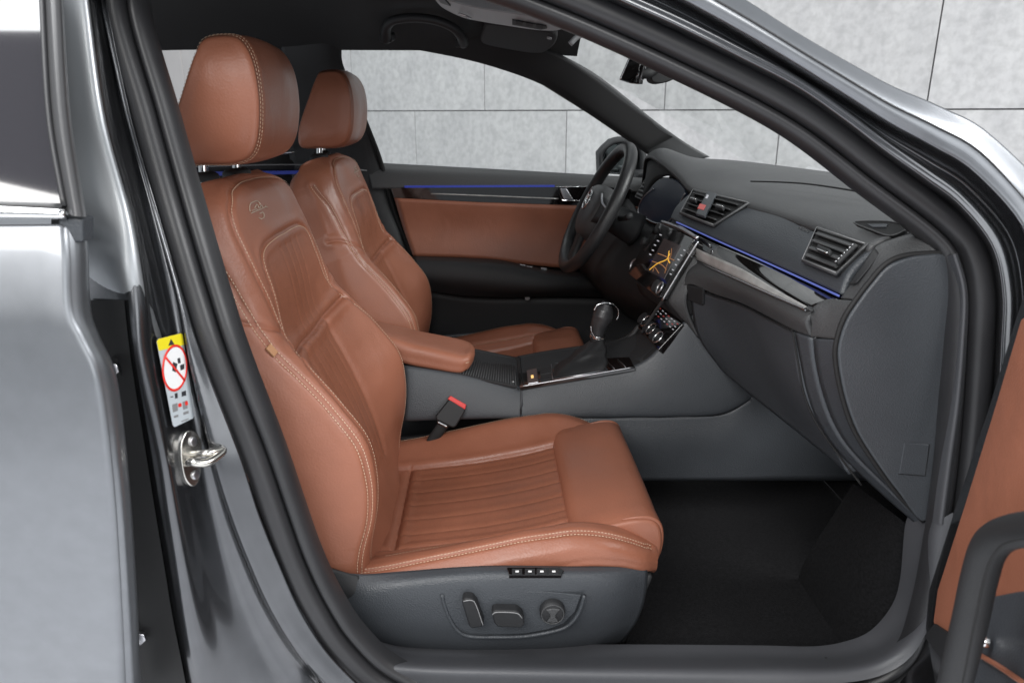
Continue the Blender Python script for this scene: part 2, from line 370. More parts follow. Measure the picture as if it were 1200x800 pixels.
# paler wall further left, in upright boards
e0 = back[0]; sdir = np.array((-sd[1], sd[0], 0)); sdir = sdir if np.dot(sdir, wn) > 0 else -sdir
pl_w = plate('side_wall', [e0-sd*.02, e0-sd*3.6, e0-sd*3.6+U*3.2, e0-sd*.02+U*3.2], .1, M['joint'], None); pl_w['kind'] = 'structure'
for k in range(8):
    a = e0-sd*(.03+k*.44)+wn*.03; b = e0-sd*(.03+(k+1)*.44-.012)+wn*.03
    plate('wall_board', [a+U*.01, b+U*.01, b+U*3.2, a+U*3.2], .025, M['pale'], pl_w, .004, seg=2)

# ------------------------------------------------------------------ upholstered surfaces with seams
class Surf:
    def __init__(s, G):
        s.G = np.array(G, float); s.nu, s.nv = G.shape[:2]; s.norm(); s.G0 = s.G.copy(); s.N0 = s.N.copy()
    def norm(s):
        du = np.gradient(s.G, axis=0); dv = np.gradient(s.G, axis=1); n = np.cross(du, dv)
        n /= np.linalg.norm(n, axis=2)[..., None]+1e-12; c = s.G.reshape(-1, 3).mean(0)
        if (n*(s.G-c)).sum() < 0: n = -n
        s.N = n; s.px = proj(s.G); s.face = ((CAM-s.G)*n).sum(2) > -0.02*np.linalg.norm(CAM-s.G, axis=2)
    def trace(s, pix, n=60):
        """pixels -> (i, j) grid coordinates on the side of the surface that faces the camera"""
        P = cr(pix, n); out = []
        for q in P:
            d = np.hypot(s.px[..., 0]-q[0], s.px[..., 1]-q[1])+np.where(s.face, 0, 400)
            d = d+np.linalg.norm(s.G-CAM, axis=2)*2.0
            i, j = np.unravel_index(np.argmin(d), d.shape); out.append((i, j))
        o = np.array(out, float); k = np.ones(5)/5
        for c in range(2): o[:, c] = np.convolve(np.pad(o[:, c], 2, mode='edge'), k, 'valid')
        return o
    def at(s, ij, A=None):
        A = s.G if A is None else A
        i = np.clip(ij[:, 0], 0, s.nu-1.001); j = np.clip(ij[:, 1], 0, s.nv-1.001)
        i0 = i.astype(int); j0 = j.astype(int); a = (i-i0)[:, None]; b = (j-j0)[:, None]
        return A[i0, j0]*(1-a)*(1-b)+A[i0+1, j0]*a*(1-b)+A[i0, j0+1]*(1-a)*b+A[i0+1, j0+1]*a*b
    def mir(s, ij): o = ij.copy(); o[:, 1] = s.nv-1-o[:, 1]; return o
    def groove(s, paths, depth, width, puff=0.0, pw=0.018):
        pts = np.vstack([cr(s.at(p), max(30, int(len(p)*3))) for p in paths])
        kd = kdtree.KDTree(len(pts))
        for i, p in enumerate(pts): kd.insert(p, i)
        kd.balance(); G = s.G.copy()
        for i in range(s.nu):
            for j in range(s.nv):
                d = kd.find(s.G[i, j])[2]
                if d < 5*max(width, pw if puff else 0):
                    G[i, j] += s.N[i, j]*(-depth*math.exp(-(d/width)**2)+puff*math.exp(-((d-pw)/(pw*.6))**2))
        s.G = G; s.norm()
def stitches(name, S, ij, parent, off=0.0, length=.0042, pitch=.0056, r=.00062, mat=None):
    """a row of single stitches along a seam path, off metres beside it"""
    P = S.at(ij, S.G0); Nn = S.at(ij, S.N0); n = max(10, int(np.linalg.norm(np.diff(P, axis=0), axis=1).sum()/.002))
    P2 = cr(P, n); L0 = np.linspace(0, 1, len(Nn)); Q = np.linspace(0, 1, n)
    N2 = np.stack([np.interp(Q, L0, Nn[:, k]) for k in range(3)], 1); T = np.gradient(P2, axis=0); T /= np.linalg.norm(T, axis=1)[:, None]+1e-12
    B = np.cross(N2, T); P2 = P2+B*off+N2*.0007
    L = np.concatenate(([0], np.cumsum(np.linalg.norm(np.diff(P2, axis=0), axis=1)))); V = []; Fc = []
    for q in np.arange(pitch/2, L[-1], pitch):
        c = np.array([np.interp(q, L, P2[:, k]) for k in range(3)]); k = min(n-1, np.searchsorted(L, q)); t, b, nn = T[k], B[k], N2[k]; i0 = len(V)
        h = length/2
        V += [c-t*h, c-t*h*.6+b*r, c-t*h*.6+nn*r, c-t*h*.6-b*r, c+t*h*.6+b*r, c+t*h*.6+nn*r, c+t*h*.6-b*r, c+t*h]
        Fc += [tuple(i0+x for x in f) for f in ((0, 2, 1), (0, 3, 2), (1, 2, 5, 4), (2, 3, 6, 5), (4, 5, 7), (5, 6, 7))]
    o = mesh(name, V, Fc, mat or M['thread'], parent); o['kind'] = 'stuff'
    return o
def in_poly(x, y, P):
    c = np.zeros(x.shape, bool); j = len(P)-1
    for i in range(len(P)):
        xi, yi = P[i]; xj, yj = P[j]
        c ^= ((yi > y) != (yj > y)) & (x < (xj-xi)*(y-yi)/(yj-yi+1e-12)+xi); j = i
    return c
def surf_part(name, S, mask, mat, parent):
    """the quads of a surface whose mask is set, as a mesh of its own"""
    nv = S.nv; idx = np.arange(S.nu*nv).reshape(S.nu, nv); q = np.argwhere(mask[:-1, :-1])
    Fc = [(idx[i, j], idx[i+1, j], idx[i+1, j+1], idx[i, j+1]) for i, j in q]
    used = sorted({v for f in Fc for v in f}); mp = {v: k for k, v in enumerate(used)}; V = S.G.reshape(-1, 3)[used]
    Fc = [tuple(mp[v] for v in f) for f in Fc]; Nn = S.N.reshape(-1, 3)[used]
    if Fc:
        f = Fc[len(Fc)//2]; n = np.cross(V[f[1]]-V[f[0]], V[f[2]]-V[f[0]])
        if np.dot(n, Nn[f[0]]) < 0: Fc = [tuple(reversed(f)) for f in Fc]
    o = mesh(name, V, Fc, mat, parent)
    o.data.normals_split_custom_set_from_vertices([tuple(n) for n in Nn])
    return o

# ------------------------------------------------------------------ front seat (passenger side, then mirrored)
YS = -0.37
seat = thing('front_passenger_seat', 'tan leather passenger seat nearest the doorway, with power switches on its grey base', 'car seat', (0.0, YS, 0.235), 'front seats')
# --- backrest
Bp = np.array((-.195, .43)); Tp = np.array((-.425, 1.0)); Ls = np.linalg.norm(Tp-Bp); ax_ = (Tp-Bp)/Ls; nx_ = np.array((ax_[1], -ax_[0]))
nS, nC = 250, 300
sv = np.linspace(-.12, 1.0, nS); cv = np.linspace(-1, 1, nC)
G = np.zeros((nS, nC, 3))
for i, s_ in enumerate(sv):
    a = float(cub(s_, [-.12, 0, .2, .3, .5, .6, .75, .9, .97, 1.0], [.215, .222, .222, .22, .210, .204, .197, .182, .162, .148]))
    bo = float(cub(s_, [-.12, 0, .08, .2, .285, .39, .5, .6, .8, 1], [-.03, .006, .030, .055, .063, .052, .034, .008, .004, 0]))
    d0 = float(cub(s_, [-.12, 0, .12, .275, .41, .53, .7, .85, .95, 1.0], [.0, -.004, .009, .018, .017, .014, .034, .042, .041, .026]))
    th = float(cub(s_, [-.12, 0, .5, .8, .93, .97, 1.0], [.12, .125, .128, .132, .120, .095, .045]))
    half = [(0, 0), (.05, 0), (.085, .0), (.12, .30*bo), (.165, .72*bo), (a-.022, .97*bo), (a, .99*bo), (a+.020, .80*bo-.010), (a+.036, .25*bo-.030),
            (a+.041, -.055), (a+.030, -th*.85), (a-.01, -th), (.10, -th-.012), (0, -th-.015)]
    if s_ > .62:
        k = min(1, (s_-.62)/.1); h2 = [(0, .004), (.05, .004), (.085, .0035), (.12, .002), (.150*a/.18, .0), (a-.014, -.004), (a+.004, -.012), (a+.019, -.030), (a+.027, -.05),
            (a+.029, -.068), (a+.020, -th*.85), (a-.01, -th), (.09, -th-.006), (0, -th-.01)]
        half = [((1-k)*p[0]+k*q[0], (1-k)*p[1]+k*q[1]) for p, q in zip(half, h2)]
    H = np.array(half)
    if s_ > .93:                                            # rounded top edge
        k = math.sqrt(max(0.0, 1-((s_-.93)/.07)**2)); mid = -th*.5
        H[:, 1] = mid+(H[:, 1]-mid)*(.25+.75*k)
    hc = cr(H, 400); L = np.concatenate(([0], np.cumsum(np.linalg.norm(np.diff(hc, axis=0), axis=1))))
    # even parameter: control points sit at fixed fractions so seams run smoothly
    tt = np.abs(cv); hw = np.interp(tt, L/L[-1], hc[:, 0]); hd = np.interp(tt, L/L[-1], hc[:, 1])
    o2 = Bp+ax_*Ls*s_
    G[i, :, 0] = o2[0]+nx_[0]*(hd+d0); G[i, :, 2] = o2[1]+nx_[1]*(hd+d0); G[i, :, 1] = YS+np.sign(cv)*hw
SB = Surf(G)
tr = SB.trace
mid_j = (nC-1)/2
def sj(pts, n=70):
    """seam from (height fraction, cross index) points"""
    P = cr([np.array(p, float) for p in pts], n); return np.stack((np.interp(P[:, 0]/100, sv, np.arange(nS)), P[:, 1]), 1)
S5 = sj([(91, 79), (87, 82), (83, 84.3), (77, 86.5), (71.7, 88), (65.7, 90), (60, 92), (54, 93.4), (48, 93.8), (42, 94), (33, 94), (25, 94), (17, 94), (10, 93), (4, 90.5), (-4, 88)])
S4 = sj([(60.5, 105.5), (57, 104), (54, 102.5), (50, 100.5), (46, 99.3), (40, 99), (30, 99), (20, 99), (10, 99), (0, 98.5), (-4, 98)])
S1 = sj([(97.6, mid_j), (97.6, 137), (97.2, 126), (95.8, 108), (93, 100.5), (90, 98), (83, 97.8), (76, 99), (70, 101), (65, 103.3), (60.5, 105.5)])
S2 = sj([(81.6, mid_j), (81.7, 138), (81.3, 122), (80.0, 113), (77.8, 109), (75, 108), (70, 108), (66, 107.7), (62.5, 106.8), (60.5, 105.5)])
S6 = sj([(69.5, 77), (68.8, 82), (67.4, 86.6), (65, 92.2), (62.9, 97), (60.5, 105.5)])
S3 = sj([(54.5, 103.5), (54.0, 115), (53.4, 130), (53.0, mid_j)])
def smooth_ij(p, k=9):
    q = p.copy(); w_ = np.ones(k)/k
    for c in range(2): q[:, c] = np.convolve(np.pad(p[:, c], k//2, mode='edge'), w_, 'valid')
    q[0], q[-1] = p[0], p[-1]; return q
both = lambda p: [p, SB.mir(p)]
# centre channels of the lower back
ctr = []
jw = lambda i, wv: float(np.interp(wv, SB.G[i, nC//2:, 1][:60]-YS, np.arange(60)))
i_lo, i_hi = np.searchsorted(sv, .05), np.searchsorted(sv, .52)
for wv in (.085,):
    ctr.append(np.array([(i, mid_j+jw(i, wv)) for i in np.linspace(i_lo, i_hi, 40).astype(int)]))
chan = [np.array([(i, mid_j+jw(i, wv)) for i in np.linspace(i_lo, np.searchsorted(sv, .78), 50).astype(int)]) for wv in (.018, .052)]
SB.groove(both(S1)+both(S2)+both(S4)+both(S5)+both(S6)+both(S3), .0034, .0023, .0012, .011)
SB.groove([q for p in ctr for q in both(p)], .003, .006, .001, .016)
SB.groove(both(S3), .004, .0045, .0025, .016)
SB.groove([q for p in chan for q in both(p)], .0016, .0026)
I, J = np.meshgrid(np.arange(nS), np.arange(nC), indexing='ij')
ring = np.vstack((S2, S4[:1]+[[0, 0]], S4[:int(len(S4)*.14)], S3[3:])); poly_in = np.vstack((ring, SB.mir(ring)[::-1]))
m_in = in_poly(I.astype(float), J.astype(float), poly_in)
low = np.vstack((S3[::-1], SB.mir(ctr[0])[::-1])); low = np.vstack((SB.mir(ctr[0])[::-1], )); low_poly = np.vstack((low, SB.mir(low)[::-1]))
m_low = in_poly(I.astype(float), J.astype(float), low_poly) & ~m_in
backrest = surf_part('backrest', SB, ~(m_in | m_low), M['leather'], seat)
surf_part('perforated_insert', SB, m_in, M['perf'], backrest); surf_part('perforated_insert', SB, m_low, M['perf'], backrest)
for p in (S1, S2, S4):
    for q, sg in ((p, 1), (SB.mir(p), -1)): stitches('stitching', SB, q, backrest, .0042*sg)
for q, sg in ((S5, 1), (SB.mir(S5), -1)):
    stitches('stitching', SB, q, backrest, .0045*sg); stitches('stitching', SB, q, backrest, -.0045*sg)
# embroidered emblem: a laurel loop with a signature stroke
def on_back(pixs, n=40):
    return SB.at(SB.trace(pixs, n))+SB.at(SB.trace(pixs, n), SB.N)*.0008
emb_thread = mk('emblem_thread', (0.42, 0.33, 0.26), .5)
for q in ([(293, 249), (292, 241), (297, 236), (303, 237), (305, 241)], [(294, 250), (301, 247), (308, 244), (313, 243)], [(298, 244), (301, 240), (303, 244), (306, 241), (308, 244), (311, 241)], [(304, 251), (308, 249), (309, 254), (306, 257), (303, 255)], [(295, 247), (299, 246), (303, 246)]):
    tube('emblem', on_back(q), .0009, emb_thread, backrest, 6, 40, smoothpath=False)
# small leather tag in the bolster seam
tg = SB.at(SB.trace([(312, 405), (322, 417)], 8)); tn = SB.at(SB.trace([(312, 405), (322, 417)], 8), SB.N).mean(0)
tdir = (tg[-1]-tg[0]); tdir /= np.linalg.norm(tdir); tb = np.cross(tn, tdir)
obox('side_tag', tg.mean(0)+tn*.003, tdir*.0085, tb*.006, tn*.002, mk('tag_leather', (.42, .21, .10), .5), backrest, .0012)
# --- headrest
hr_side = [(205, 191), (200, 165), (206, 135), (218, 95), (228, 60), (236, 44), (262, 40), (280, 46), (294, 66), (302, 95), (305, 130), (302, 163), (292, 183), (272, 192), (240, 193)]
sec = cr([W(a, b, -.487) for a, b in hr_side], 120, True); cen = sec.mean(0)
ws = np.concatenate((np.linspace(0, .35, 8), np.linspace(.42, 1, 60), ))
rows = []
def hr_row(scale, wv):
    r = cen+(sec-cen)*scale; zn = (sec[:, 2]-sec[:, 2].min())/(np.ptp(sec[:, 2]))*2-1
    r[:, 1] = YS+wv*(1-.14*np.abs(zn*min(scale, 1))**3); return r
prof = [(.0, -.1290), (.3, -.1290), (.6, -.1275), (.85, -.1235), (.95, -.1205), (.995, -.1165), (1.02, -.107), (1.035, -.09), (1.05, -.06), (1.06, -.03), (1.062, 0)]
prof = cr([np.array(p+(0,)) for p in prof], 70)[:, :2]; full = np.vstack((prof, [(p[0], -p[1]) for p in prof[::-1][1:]]))
G = np.array([hr_row(max(s_, .002), wv) for s_, wv in full]); SH = Surf(np.concatenate((G, G[:, :1]), 1))
irim = float(np.argmin(np.abs(prof[:, 0]-1.0)+(np.abs(prof[:, 1]) < .1)*9))
rim = np.stack((np.full(121, irim), np.arange(121.)), 1); rim2 = rim.copy(); rim2[:, 0] = len(full)-1-irim
SH.groove([rim, rim2], .0032, .0028, .001, .010)
head = surf_part('headrest', SH, np.ones((SH.nu, SH.nv), bool), M['leather'], seat)
stitches('stitching', SH, rim, head, .0035, r=.0006); stitches('stitching', SH, rim, head, -.0035, r=.0006)
for pxy, yy in (((238, 205), -.425), ((277, 200), -.315)):
    b_ = W(*pxy, yy)+np.array((0, 0, -.004)); tube('headrest_post', [b_+np.array((0, 0, -.02)), b_+np.array((.004, 0, .05))], .0075, M['chrome'], head, 16, 6)
    disc('post_collar', b_, (-.1, 0, 1), .024, .006, M['dark'], head, prof=[(.0001, .009), (.010, .009), (.018, .007), (.023, .003), (.024, -.006)])
# --- seat cushion
nX, nC2 = 220, 260
xv = np.linspace(-.27, .272, nX); G = np.zeros((nX, nC2, 3)); cv2 = np.linspace(-1, 1, nC2)
for i, x in enumerate(xv):
    z0 = float(cub(x, [-.27, -.2, -.1, 0, .1, .13, .2, .272], [.39, .385, .392, .404, .424, .432, .430, .40]))
    h = float(cub(x, [-.27, -.2, -.1, .0, .05, .1, .15, .2, .25, .272], [.022, .028, .040, .050, .052, .048, .041, .034, .029, .026]))
    wd = float(cub(x, [-.27, .13, .2, .25, .272], [0, 0, -.006, -.022, -.040]))
    H = np.array([(0, 0), (.07, 0), (.135, .001), (.15, .004), (.18, .5*h), (.207+wd, .93*h), (.222+wd, h), (.238+wd, .92*h), (.255+wd, .66*h), (.261+wd, .35*h), (.262+wd, .1*h), (.258+wd, -.012), (.2, -.03)])
    hc = cr(H, 300); L = np.concatenate(([0], np.cumsum(np.linalg.norm(np.diff(hc, axis=0), axis=1)))); tt = np.abs(cv2)
    G[i, :, 0] = x; G[i, :, 1] = YS+np.sign(cv2)*np.interp(tt, L/L[-1], hc[:, 0]); G[i, :, 2] = z0+np.interp(tt, L/L[-1], hc[:, 1])
SC = Surf(G); SC.N *= np.sign(SC.N[nX//2, nC2//2, 2]); _old = SC.norm
def norm_up():
    _old(); SC.N *= np.sign(SC.N[nX//2, nC2//2, 2]); SC.face = ((CAM-SC.G)*SC.N).sum(2) > -.02
SC.norm = norm_up; SC.norm(); SC.N0 = SC.N.copy()
def yline(y, x0, x1, n=60):
    out = []
    for x in np.linspace(x0, x1, n):
        i = (x-xv[0])/(xv[1]-xv[0]); ii = int(np.clip(round(i), 0, nX-1)); half = SC.G[ii, nC2//2:, 1]-YS
        j = np.interp(abs(y), half[:95], np.arange(95)); out.append((i, nC2/2-.5+math.copysign(j+.5, y)))
    return np.array(out)
def wline(pts, n=70):
    out = []
    for x, w_ in cr([np.array(p, float) for p in pts], n):
        i = (x-xv[0])/(xv[1]-xv[0]); ii = int(np.clip(round(i), 0, nX-1)); half = SC.G[ii, nC2//2:, 1]-YS; k = int(np.argmax(half))
        out.append((i, nC2/2-.5-(np.interp(w_, half[:k], np.arange(k))+.5)))
    return np.array(out)
CA = wline([(-.172, .198), (-.1, .188), (0, .182), (.1, .180), (.17, .182), (.215, .186)])
CB = wline([(-.25, .238), (-.15, .238), (0, .239), (.1, .238), (.18, .236), (.23, .228), (.262, .214)])
ins = yline(-.148, -.19, .15); cross = np.array([yline(y, -.165, -.165, 2)[0] for y in np.linspace(-.15, .15, 50)])
chn = [yline(y, -.16, .135) for y in (-.10, -.05, 0.0, .05, .10)]
mC = lambda p: SC.mir(p)
SC.groove([CA, CB, mC(CB)], .0030, .0022, .0010, .010)
SC.groove([ins, mC(ins), cross], .0055, .0042, .0024, .014)
SC.groove(chn, .0014, .0030, .0006, .012)
I, J = np.meshgrid(np.arange(nX), np.arange(nC2), indexing='ij'); Yg = SC.G[..., 1]-YS; up_ = np.abs(J-(nC2-1)/2) < nC2*.36
m_ins = (np.abs(Yg) < .148) & (xv[:, None] > -.165) & (xv[:, None] < .14) & up_
cushion = surf_part('cushion', SC, ~m_ins, M['leather'], seat); surf_part('perforated_insert', SC, m_ins, M['perf'], cushion)
stitches('stitching', SC, CA, cushion, .003)
for p, sg in ((CB, 1), (mC(CB), -1)): stitches('stitching', SC, p, cushion, .0034*sg); stitches('stitching', SC, p, cushion, -.0034*sg, r=.0006)
for p in chn: stitches('stitching', SC, p, cushion, 0, length=.003, pitch=.0045, r=.0005, mat=M['leather'] if False else mk('tone_thread', (.36, .15, .085), .6))
# thigh pad at the front
secx = [(.134, .428), (.139, .445), (.155, .455), (.20, .465), (.240, .472), (.266, .470), (.281, .456), (.286, .425), (.281, .390), (.262, .362), (.22, .352), (.16, .37), (.137, .40)]
sec = cr([np.array((a, 0, b)) for a, b in secx], 90, True); cen = sec.mean(0); rows = []
pf = [(.0, -.205), (.4, -.205), (.75, -.203), (.92, -.199), (.975, -.193), (1.0, -.182), (1.0, -.08), (1.0, 0)]
pf = cr([np.array(p+(0,)) for p in pf], 46)[:, :2]; full = np.vstack((pf, [(p[0], -p[1]) for p in pf[::-1][1:]]))
G = []
for s_, wv in full:
    r = cen+(sec-cen)*max(s_, .002); r[:, 1] = YS+wv; r[:, 2] += .004*math.cos(wv/.2*1.5); G.append(r)
G = np.array(G); SP = Surf(np.concatenate((G, G[:, :1]), 1)); rimi = float(np.argmin(np.abs(pf[:, 0]-.97)+(pf[:, 0] > .99)))
rr_ = np.stack((np.full(91, rimi), np.arange(91.)), 1); r2_ = rr_.copy(); r2_[:, 0] = len(full)-1-rimi
SP.groove([rr_, r2_], .002, .003, .0012, .008)
pad = surf_part('thigh_pad', SP, np.ones((SP.nu, SP.nv), bool), M['leather'], seat)
for rq in (rr_, r2_):
    q = SP.at(rq)+SP.at(rq, SP.N)*.001; k0 = int(np.argmin(np.abs(q[:, 0]-.215)+(q[:, 2] < .45))); k1 = int(np.argmin(np.abs(q[:, 2]-.40)+(q[:, 0] < .26)))
    seg = q[min(k0, k1):max(k0, k1)+1] if abs(k0-k1) < 60 else np.vstack((q[max(k0, k1):], q[:min(k0, k1)+1]))
    tube('fold_piping', list(seg), [.001, .0035, .0042, .0042, .0035, .002], M['leather'], pad, 10, 40)
# --- plastic side shell with switches (outer side), plain shell on the inner side
sh_top = WL([(330, 648, -.640), (372, 664, -.632), (418, 672, -.637), (470, 669, -.637), (535, 664, -.637), (590, 662, -.637), (670, 663, -.634), (715, 662, -.626), (757, 660, -.604)])
sh_cr = WL([(325, 700, -.652), (386, 712, -.657), (430, 695, -.659), (475, 686, -.660), (540, 679, -.660), (600, 676, -.660), (670, 676, -.655), (720, 677, -.645), (759, 675, -.612)])
sh_mid = WL([(330, 722, -.654), (395, 728, -.661), (440, 722, -.664), (490, 718, -.665), (545, 715, -.665), (600, 713, -.665), (665, 712, -.660), (718, 710, -.646), (755, 705, -.612)])
sh_low = WL([(345, 745, -.650), (410, 748, -.655), (455, 750, -.657), (500, 752, -.658), (550, 753, -.658), (600, 752, -.657), (660, 750, -.650), (708, 743, -.636), (744, 732, -.608)])
sh_bot = WL([(360, 765, -.63), (425, 768, -.63), (470, 770, -.63), (510, 770, -.63), (555, 770, -.63), (600, 769, -.63), (655, 766, -.625), (695, 762, -.615), (728, 752, -.595)])
shell = loft('side_shell', [sh_top, sh_cr, sh_mid, sh_low, sh_bot], M['panel'], seat, 70, 40, .012)
shin = loft('inner_side_shell', [[np.array((p[0], 2*YS-p[1]-.01, p[2]-.02)) for p in c] for c in (sh_top, sh_mid, sh_bot)], M['dark'], seat, 40, 14, .01)
front_sk = loft('front_skirt', [[sh_cr[-1]+np.array((0, .002, 0)), np.array((.262, YS, .36)), np.array((sh_cr[-1][0], 2*YS-sh_cr[-1][1], sh_cr[-1][2]))], [sh_bot[-1], np.array((.235, YS, .27)), np.array((sh_bot[-1][0], 2*YS-sh_bot[-1][1], sh_bot[-1][2]))]], M['dark'], seat, 30, 8, .008)
ypl = (np.array((0, -.6652, .4)), np.array((0, -1, 0.0)))
tube('recess_rim', PWL([(518, 696), (520, 706), (526, 722), (536, 738), (550, 745), (580, 746), (615, 745), (645, 740), (665, 733), (678, 718), (685, 697)], ypl, -.0005), .0030, M['panel'], shell, 8, 60, up=(0, -1, 0))
plate('recess_floor', PWL([(521, 696), (524, 708), (531, 724), (541, 737), (552, 742), (580, 743), (615, 742), (643, 737), (661, 730), (674, 716), (681, 697), (640, 693), (560, 693)], ypl, -.0012), .004, M['panel'], shell, .001)
def knobplate(name, pts, lift, bev, mat=None, depth=.02):
    return plate(name, PWL(pts, ypl, lift), depth, mat or M['dark'], shell, bev, seg=4)
k1 = knobplate('recline_switch', [(541, 706), (544, 701), (554, 702), (559, 708), (567, 730), (566, 735), (552, 737), (549, 733)], 0.017, .005)
tube('switch_edge', PWL([(543, 704), (553, 703), (558, 709), (566, 732)], ypl, .0172), .0008, M['grey'], k1, 6, 20)
k2 = knobplate('slide_switch', [(576, 718), (580, 715), (606, 716), (613, 722), (615, 732), (611, 736), (583, 735), (579, 730)], 0.017, .005)
tube('switch_edge', PWL([(577, 720), (582, 717), (605, 718), (612, 724)], ypl, .0172), .0008, M['grey'], k2, 6, 20)
kc = PW(647, 714, ypl); lum = disc('lumbar_knob', kc, (0, -1, 0), .0195, .012, M['dark'], shell, prof=[(.0001, .012), (.014, .012), (.0175, .0105), (.0195, .007), (.0195, -.002)])
tube('knob_rim', [kc+np.array((.0168*math.cos(t), -.0112, .0168*math.sin(t))) for t in np.linspace(0, 2*math.pi, 24, endpoint=False)], .0012, M['soft'], lum, 6, 60, True)
plate('knob_bridge', [kc+np.array((a*.001, -.0148, b*.001)) for a, b in ((-11, 11), (0, 13), (11, 11), (5, 3), (4, -3), (9, -11), (0, -13), (-9, -11), (-4, -3), (-5, 3))], .004, M['soft'], lum, .0015)
# memory buttons on the shell's upper edge
mpl = HPL(bvh(shell), ((596, 666), (655, 666), (625, 674)), .001); mem = plate('memory_panel', PWL([(594, 664), (656, 664), (661, 668), (658, 673), (597, 673)], mpl, .004), .008, M['gloss'], shell, .001)
for x in (606, 621, 635, 649):
    b_ = plate('memory_button', PWL([(x-6, 665.5), (x+6, 665.5), (x+6, 672), (x-6, 672)], mpl, .0052), .003, M['dark'], mem, .0006)
    plate('button_mark', PWL([(x-2, 668), (x+2, 668), (x+2, 670), (x-2, 670)], mpl, .0056), .0006, M['white'], mem)
# rear recliner cover seen below the backrest, and rails down to the floor
loft('recliner_cover', [WL([(330, 640, -.648), (375, 662, -.645), (420, 674, -.640)]), WL([(330, 668, -.655), (380, 692, -.655), (425, 694, -.655)]), WL([(330, 700, -.656), (385, 712, -.656), (415, 702, -.656)])], M['dark'], seat, 20, 12, .008)
for yy in (YS-.2, YS+.2): obox('seat_rail', (-.02, yy, .268), (.24, 0, 0), (0, .02, 0), (0, 0, .035), M['black'], seat, .003)
for yy in (YS,): obox('seat_pan', (-.01, yy, .335), (.22, 0, 0), (0, .215, 0), (0, 0, .035), M['black'], seat, .006)

def mirror_tree(root, name, label, dx=0.0, dz=0.0):
    r2 = bpy.data.objects.new(name, None); COL.objects.link(r2); r2.location = (root.location.x+dx, -root.location.y, root.location.z+dz); r2.empty_display_size = .05
    tag(r2, label, root['category'], root['group'])
    def rec(o, par):
        me = o.data.copy(); custom = o.data.has_custom_normals
        n = len(me.vertices); co = np.empty(n*3); me.vertices.foreach_get('co', co); co = co.reshape(-1, 3); co[:, 1] *= -1; co[:, 0] += dx; co[:, 2] += dz
        V = co.tolist(); Fc = [tuple(reversed(p.vertices[:])) for p in me.polygons]; mats = list(me.materials); bpy.data.meshes.remove(me)
        c = mesh(o.name.split('.')[0], V, Fc, mats[0], par)
        for k in ('kind',):
            if k in o: c[k] = o[k]
        for m in o.modifiers:
            q = c.modifiers.new(m.name, m.type)
            for at in ('thickness', 'offset', 'width', 'segments', 'limit_method', 'angle_limit', 'keep_sharp'):
                if hasattr(m, at) and hasattr(q, at):
                    try: setattr(q, at, getattr(m, at))
                    except Exception: pass
        for ch in o.children: rec(ch, c)
    for ch in list(root.children): rec(ch, r2)
    return r2
mirror_tree(seat, 'driver_seat', 'tan leather driver seat behind the steering wheel, partly hidden by the nearer seat', .002, -.008)

# ------------------------------------------------------------------ car body round the door opening
body = thing('car_body', 'dark grey metallic car body framing the open front doorway, with black rubber seal and sill', 'car body', (0.15, 0, 0.10))
seal_c = WL([(134, 0, -.60), (170, 135, -.64), (203, 253, -.685), (232, 350, -.71), (255, 420, -.725), (299, 532, -.735), (323, 600, -.74), (345, 660, -.742), (370, 712, -.744), (402, 760, -.745), (450, 803, -.745), (520, 828, -.745),
             (700, 836, -.745), (960, 834, -.745), (1036, 815, -.745), (1084, 778, -.745), (1106, 720, -.744), (1122, 645, -.742), (1135, 560, -.738), (1143, 480, -.732), (1148, 400, -.725), (1149, 345, -.718), (1140, 300, -.71), (1114, 263, -.70),
             (1036, 203, -.685), (935, 128, -.66), (800, 59, -.625), (668, 0, -.595), (560, -38, -.575), (400, -75, -.56), (250, -85, -.56), (160, -55, -.575)])
# a two-lobed section: bulb outside, flat lip inside; swept round the loop
def sweep_profile(name, path, prof, inward, mat, parent, n=420, open_prof=True):
    P = cr(path, n, True); T = np.roll(P, -1, 0)-np.roll(P, 1, 0); T /= np.linalg.norm(T, axis=1)[:, None]; V = []
    for i in range(n):
        o = np.array((0, -1.0, 0)); o -= T[i]*np.dot(o, T[i]); o /= np.linalg.norm(o)      # towards the outside of the car
        b = np.cross(T[i], o); b = b if np.dot(b, inward-P[i]) > 0 else -b                 # towards the middle of the opening
        for a, h in prof: V.append(P[i]+b*a+o*h)
    Fc = facing_flip(V, grid_faces(n, len(prof), True, False)); return mesh(name, V, Fc, mat, parent)
ctr_open = W(620, 380, -.68)
bulb = [(-.019, -.012), (-.020, -.002), (-.016, .007), (-.009, .0115), (0, .012), (.006, .0095), (.010, .004), (.012, -.004), (.0125, -.010)]
lip = [(.0125, -.010), (.0135, -.004), (.017, .000), (.021, .0005), (.026, -.003), (.030, -.010), (.032, -.020), (.032, -.030)]
prof_b = [tuple(p) for p in cr([np.array(p+(0.,)) for p in bulb], 22)[:, :2]]; prof_l = [tuple(p) for p in cr([np.array(p+(0.,)) for p in lip], 18)[:, :2]]
seal = sweep_profile('door_seal', seal_c, prof_b, ctr_open, M['rubber'], body); sweep_profile('seal_lip', seal_c, prof_l, ctr_open, M['rubber'], seal)
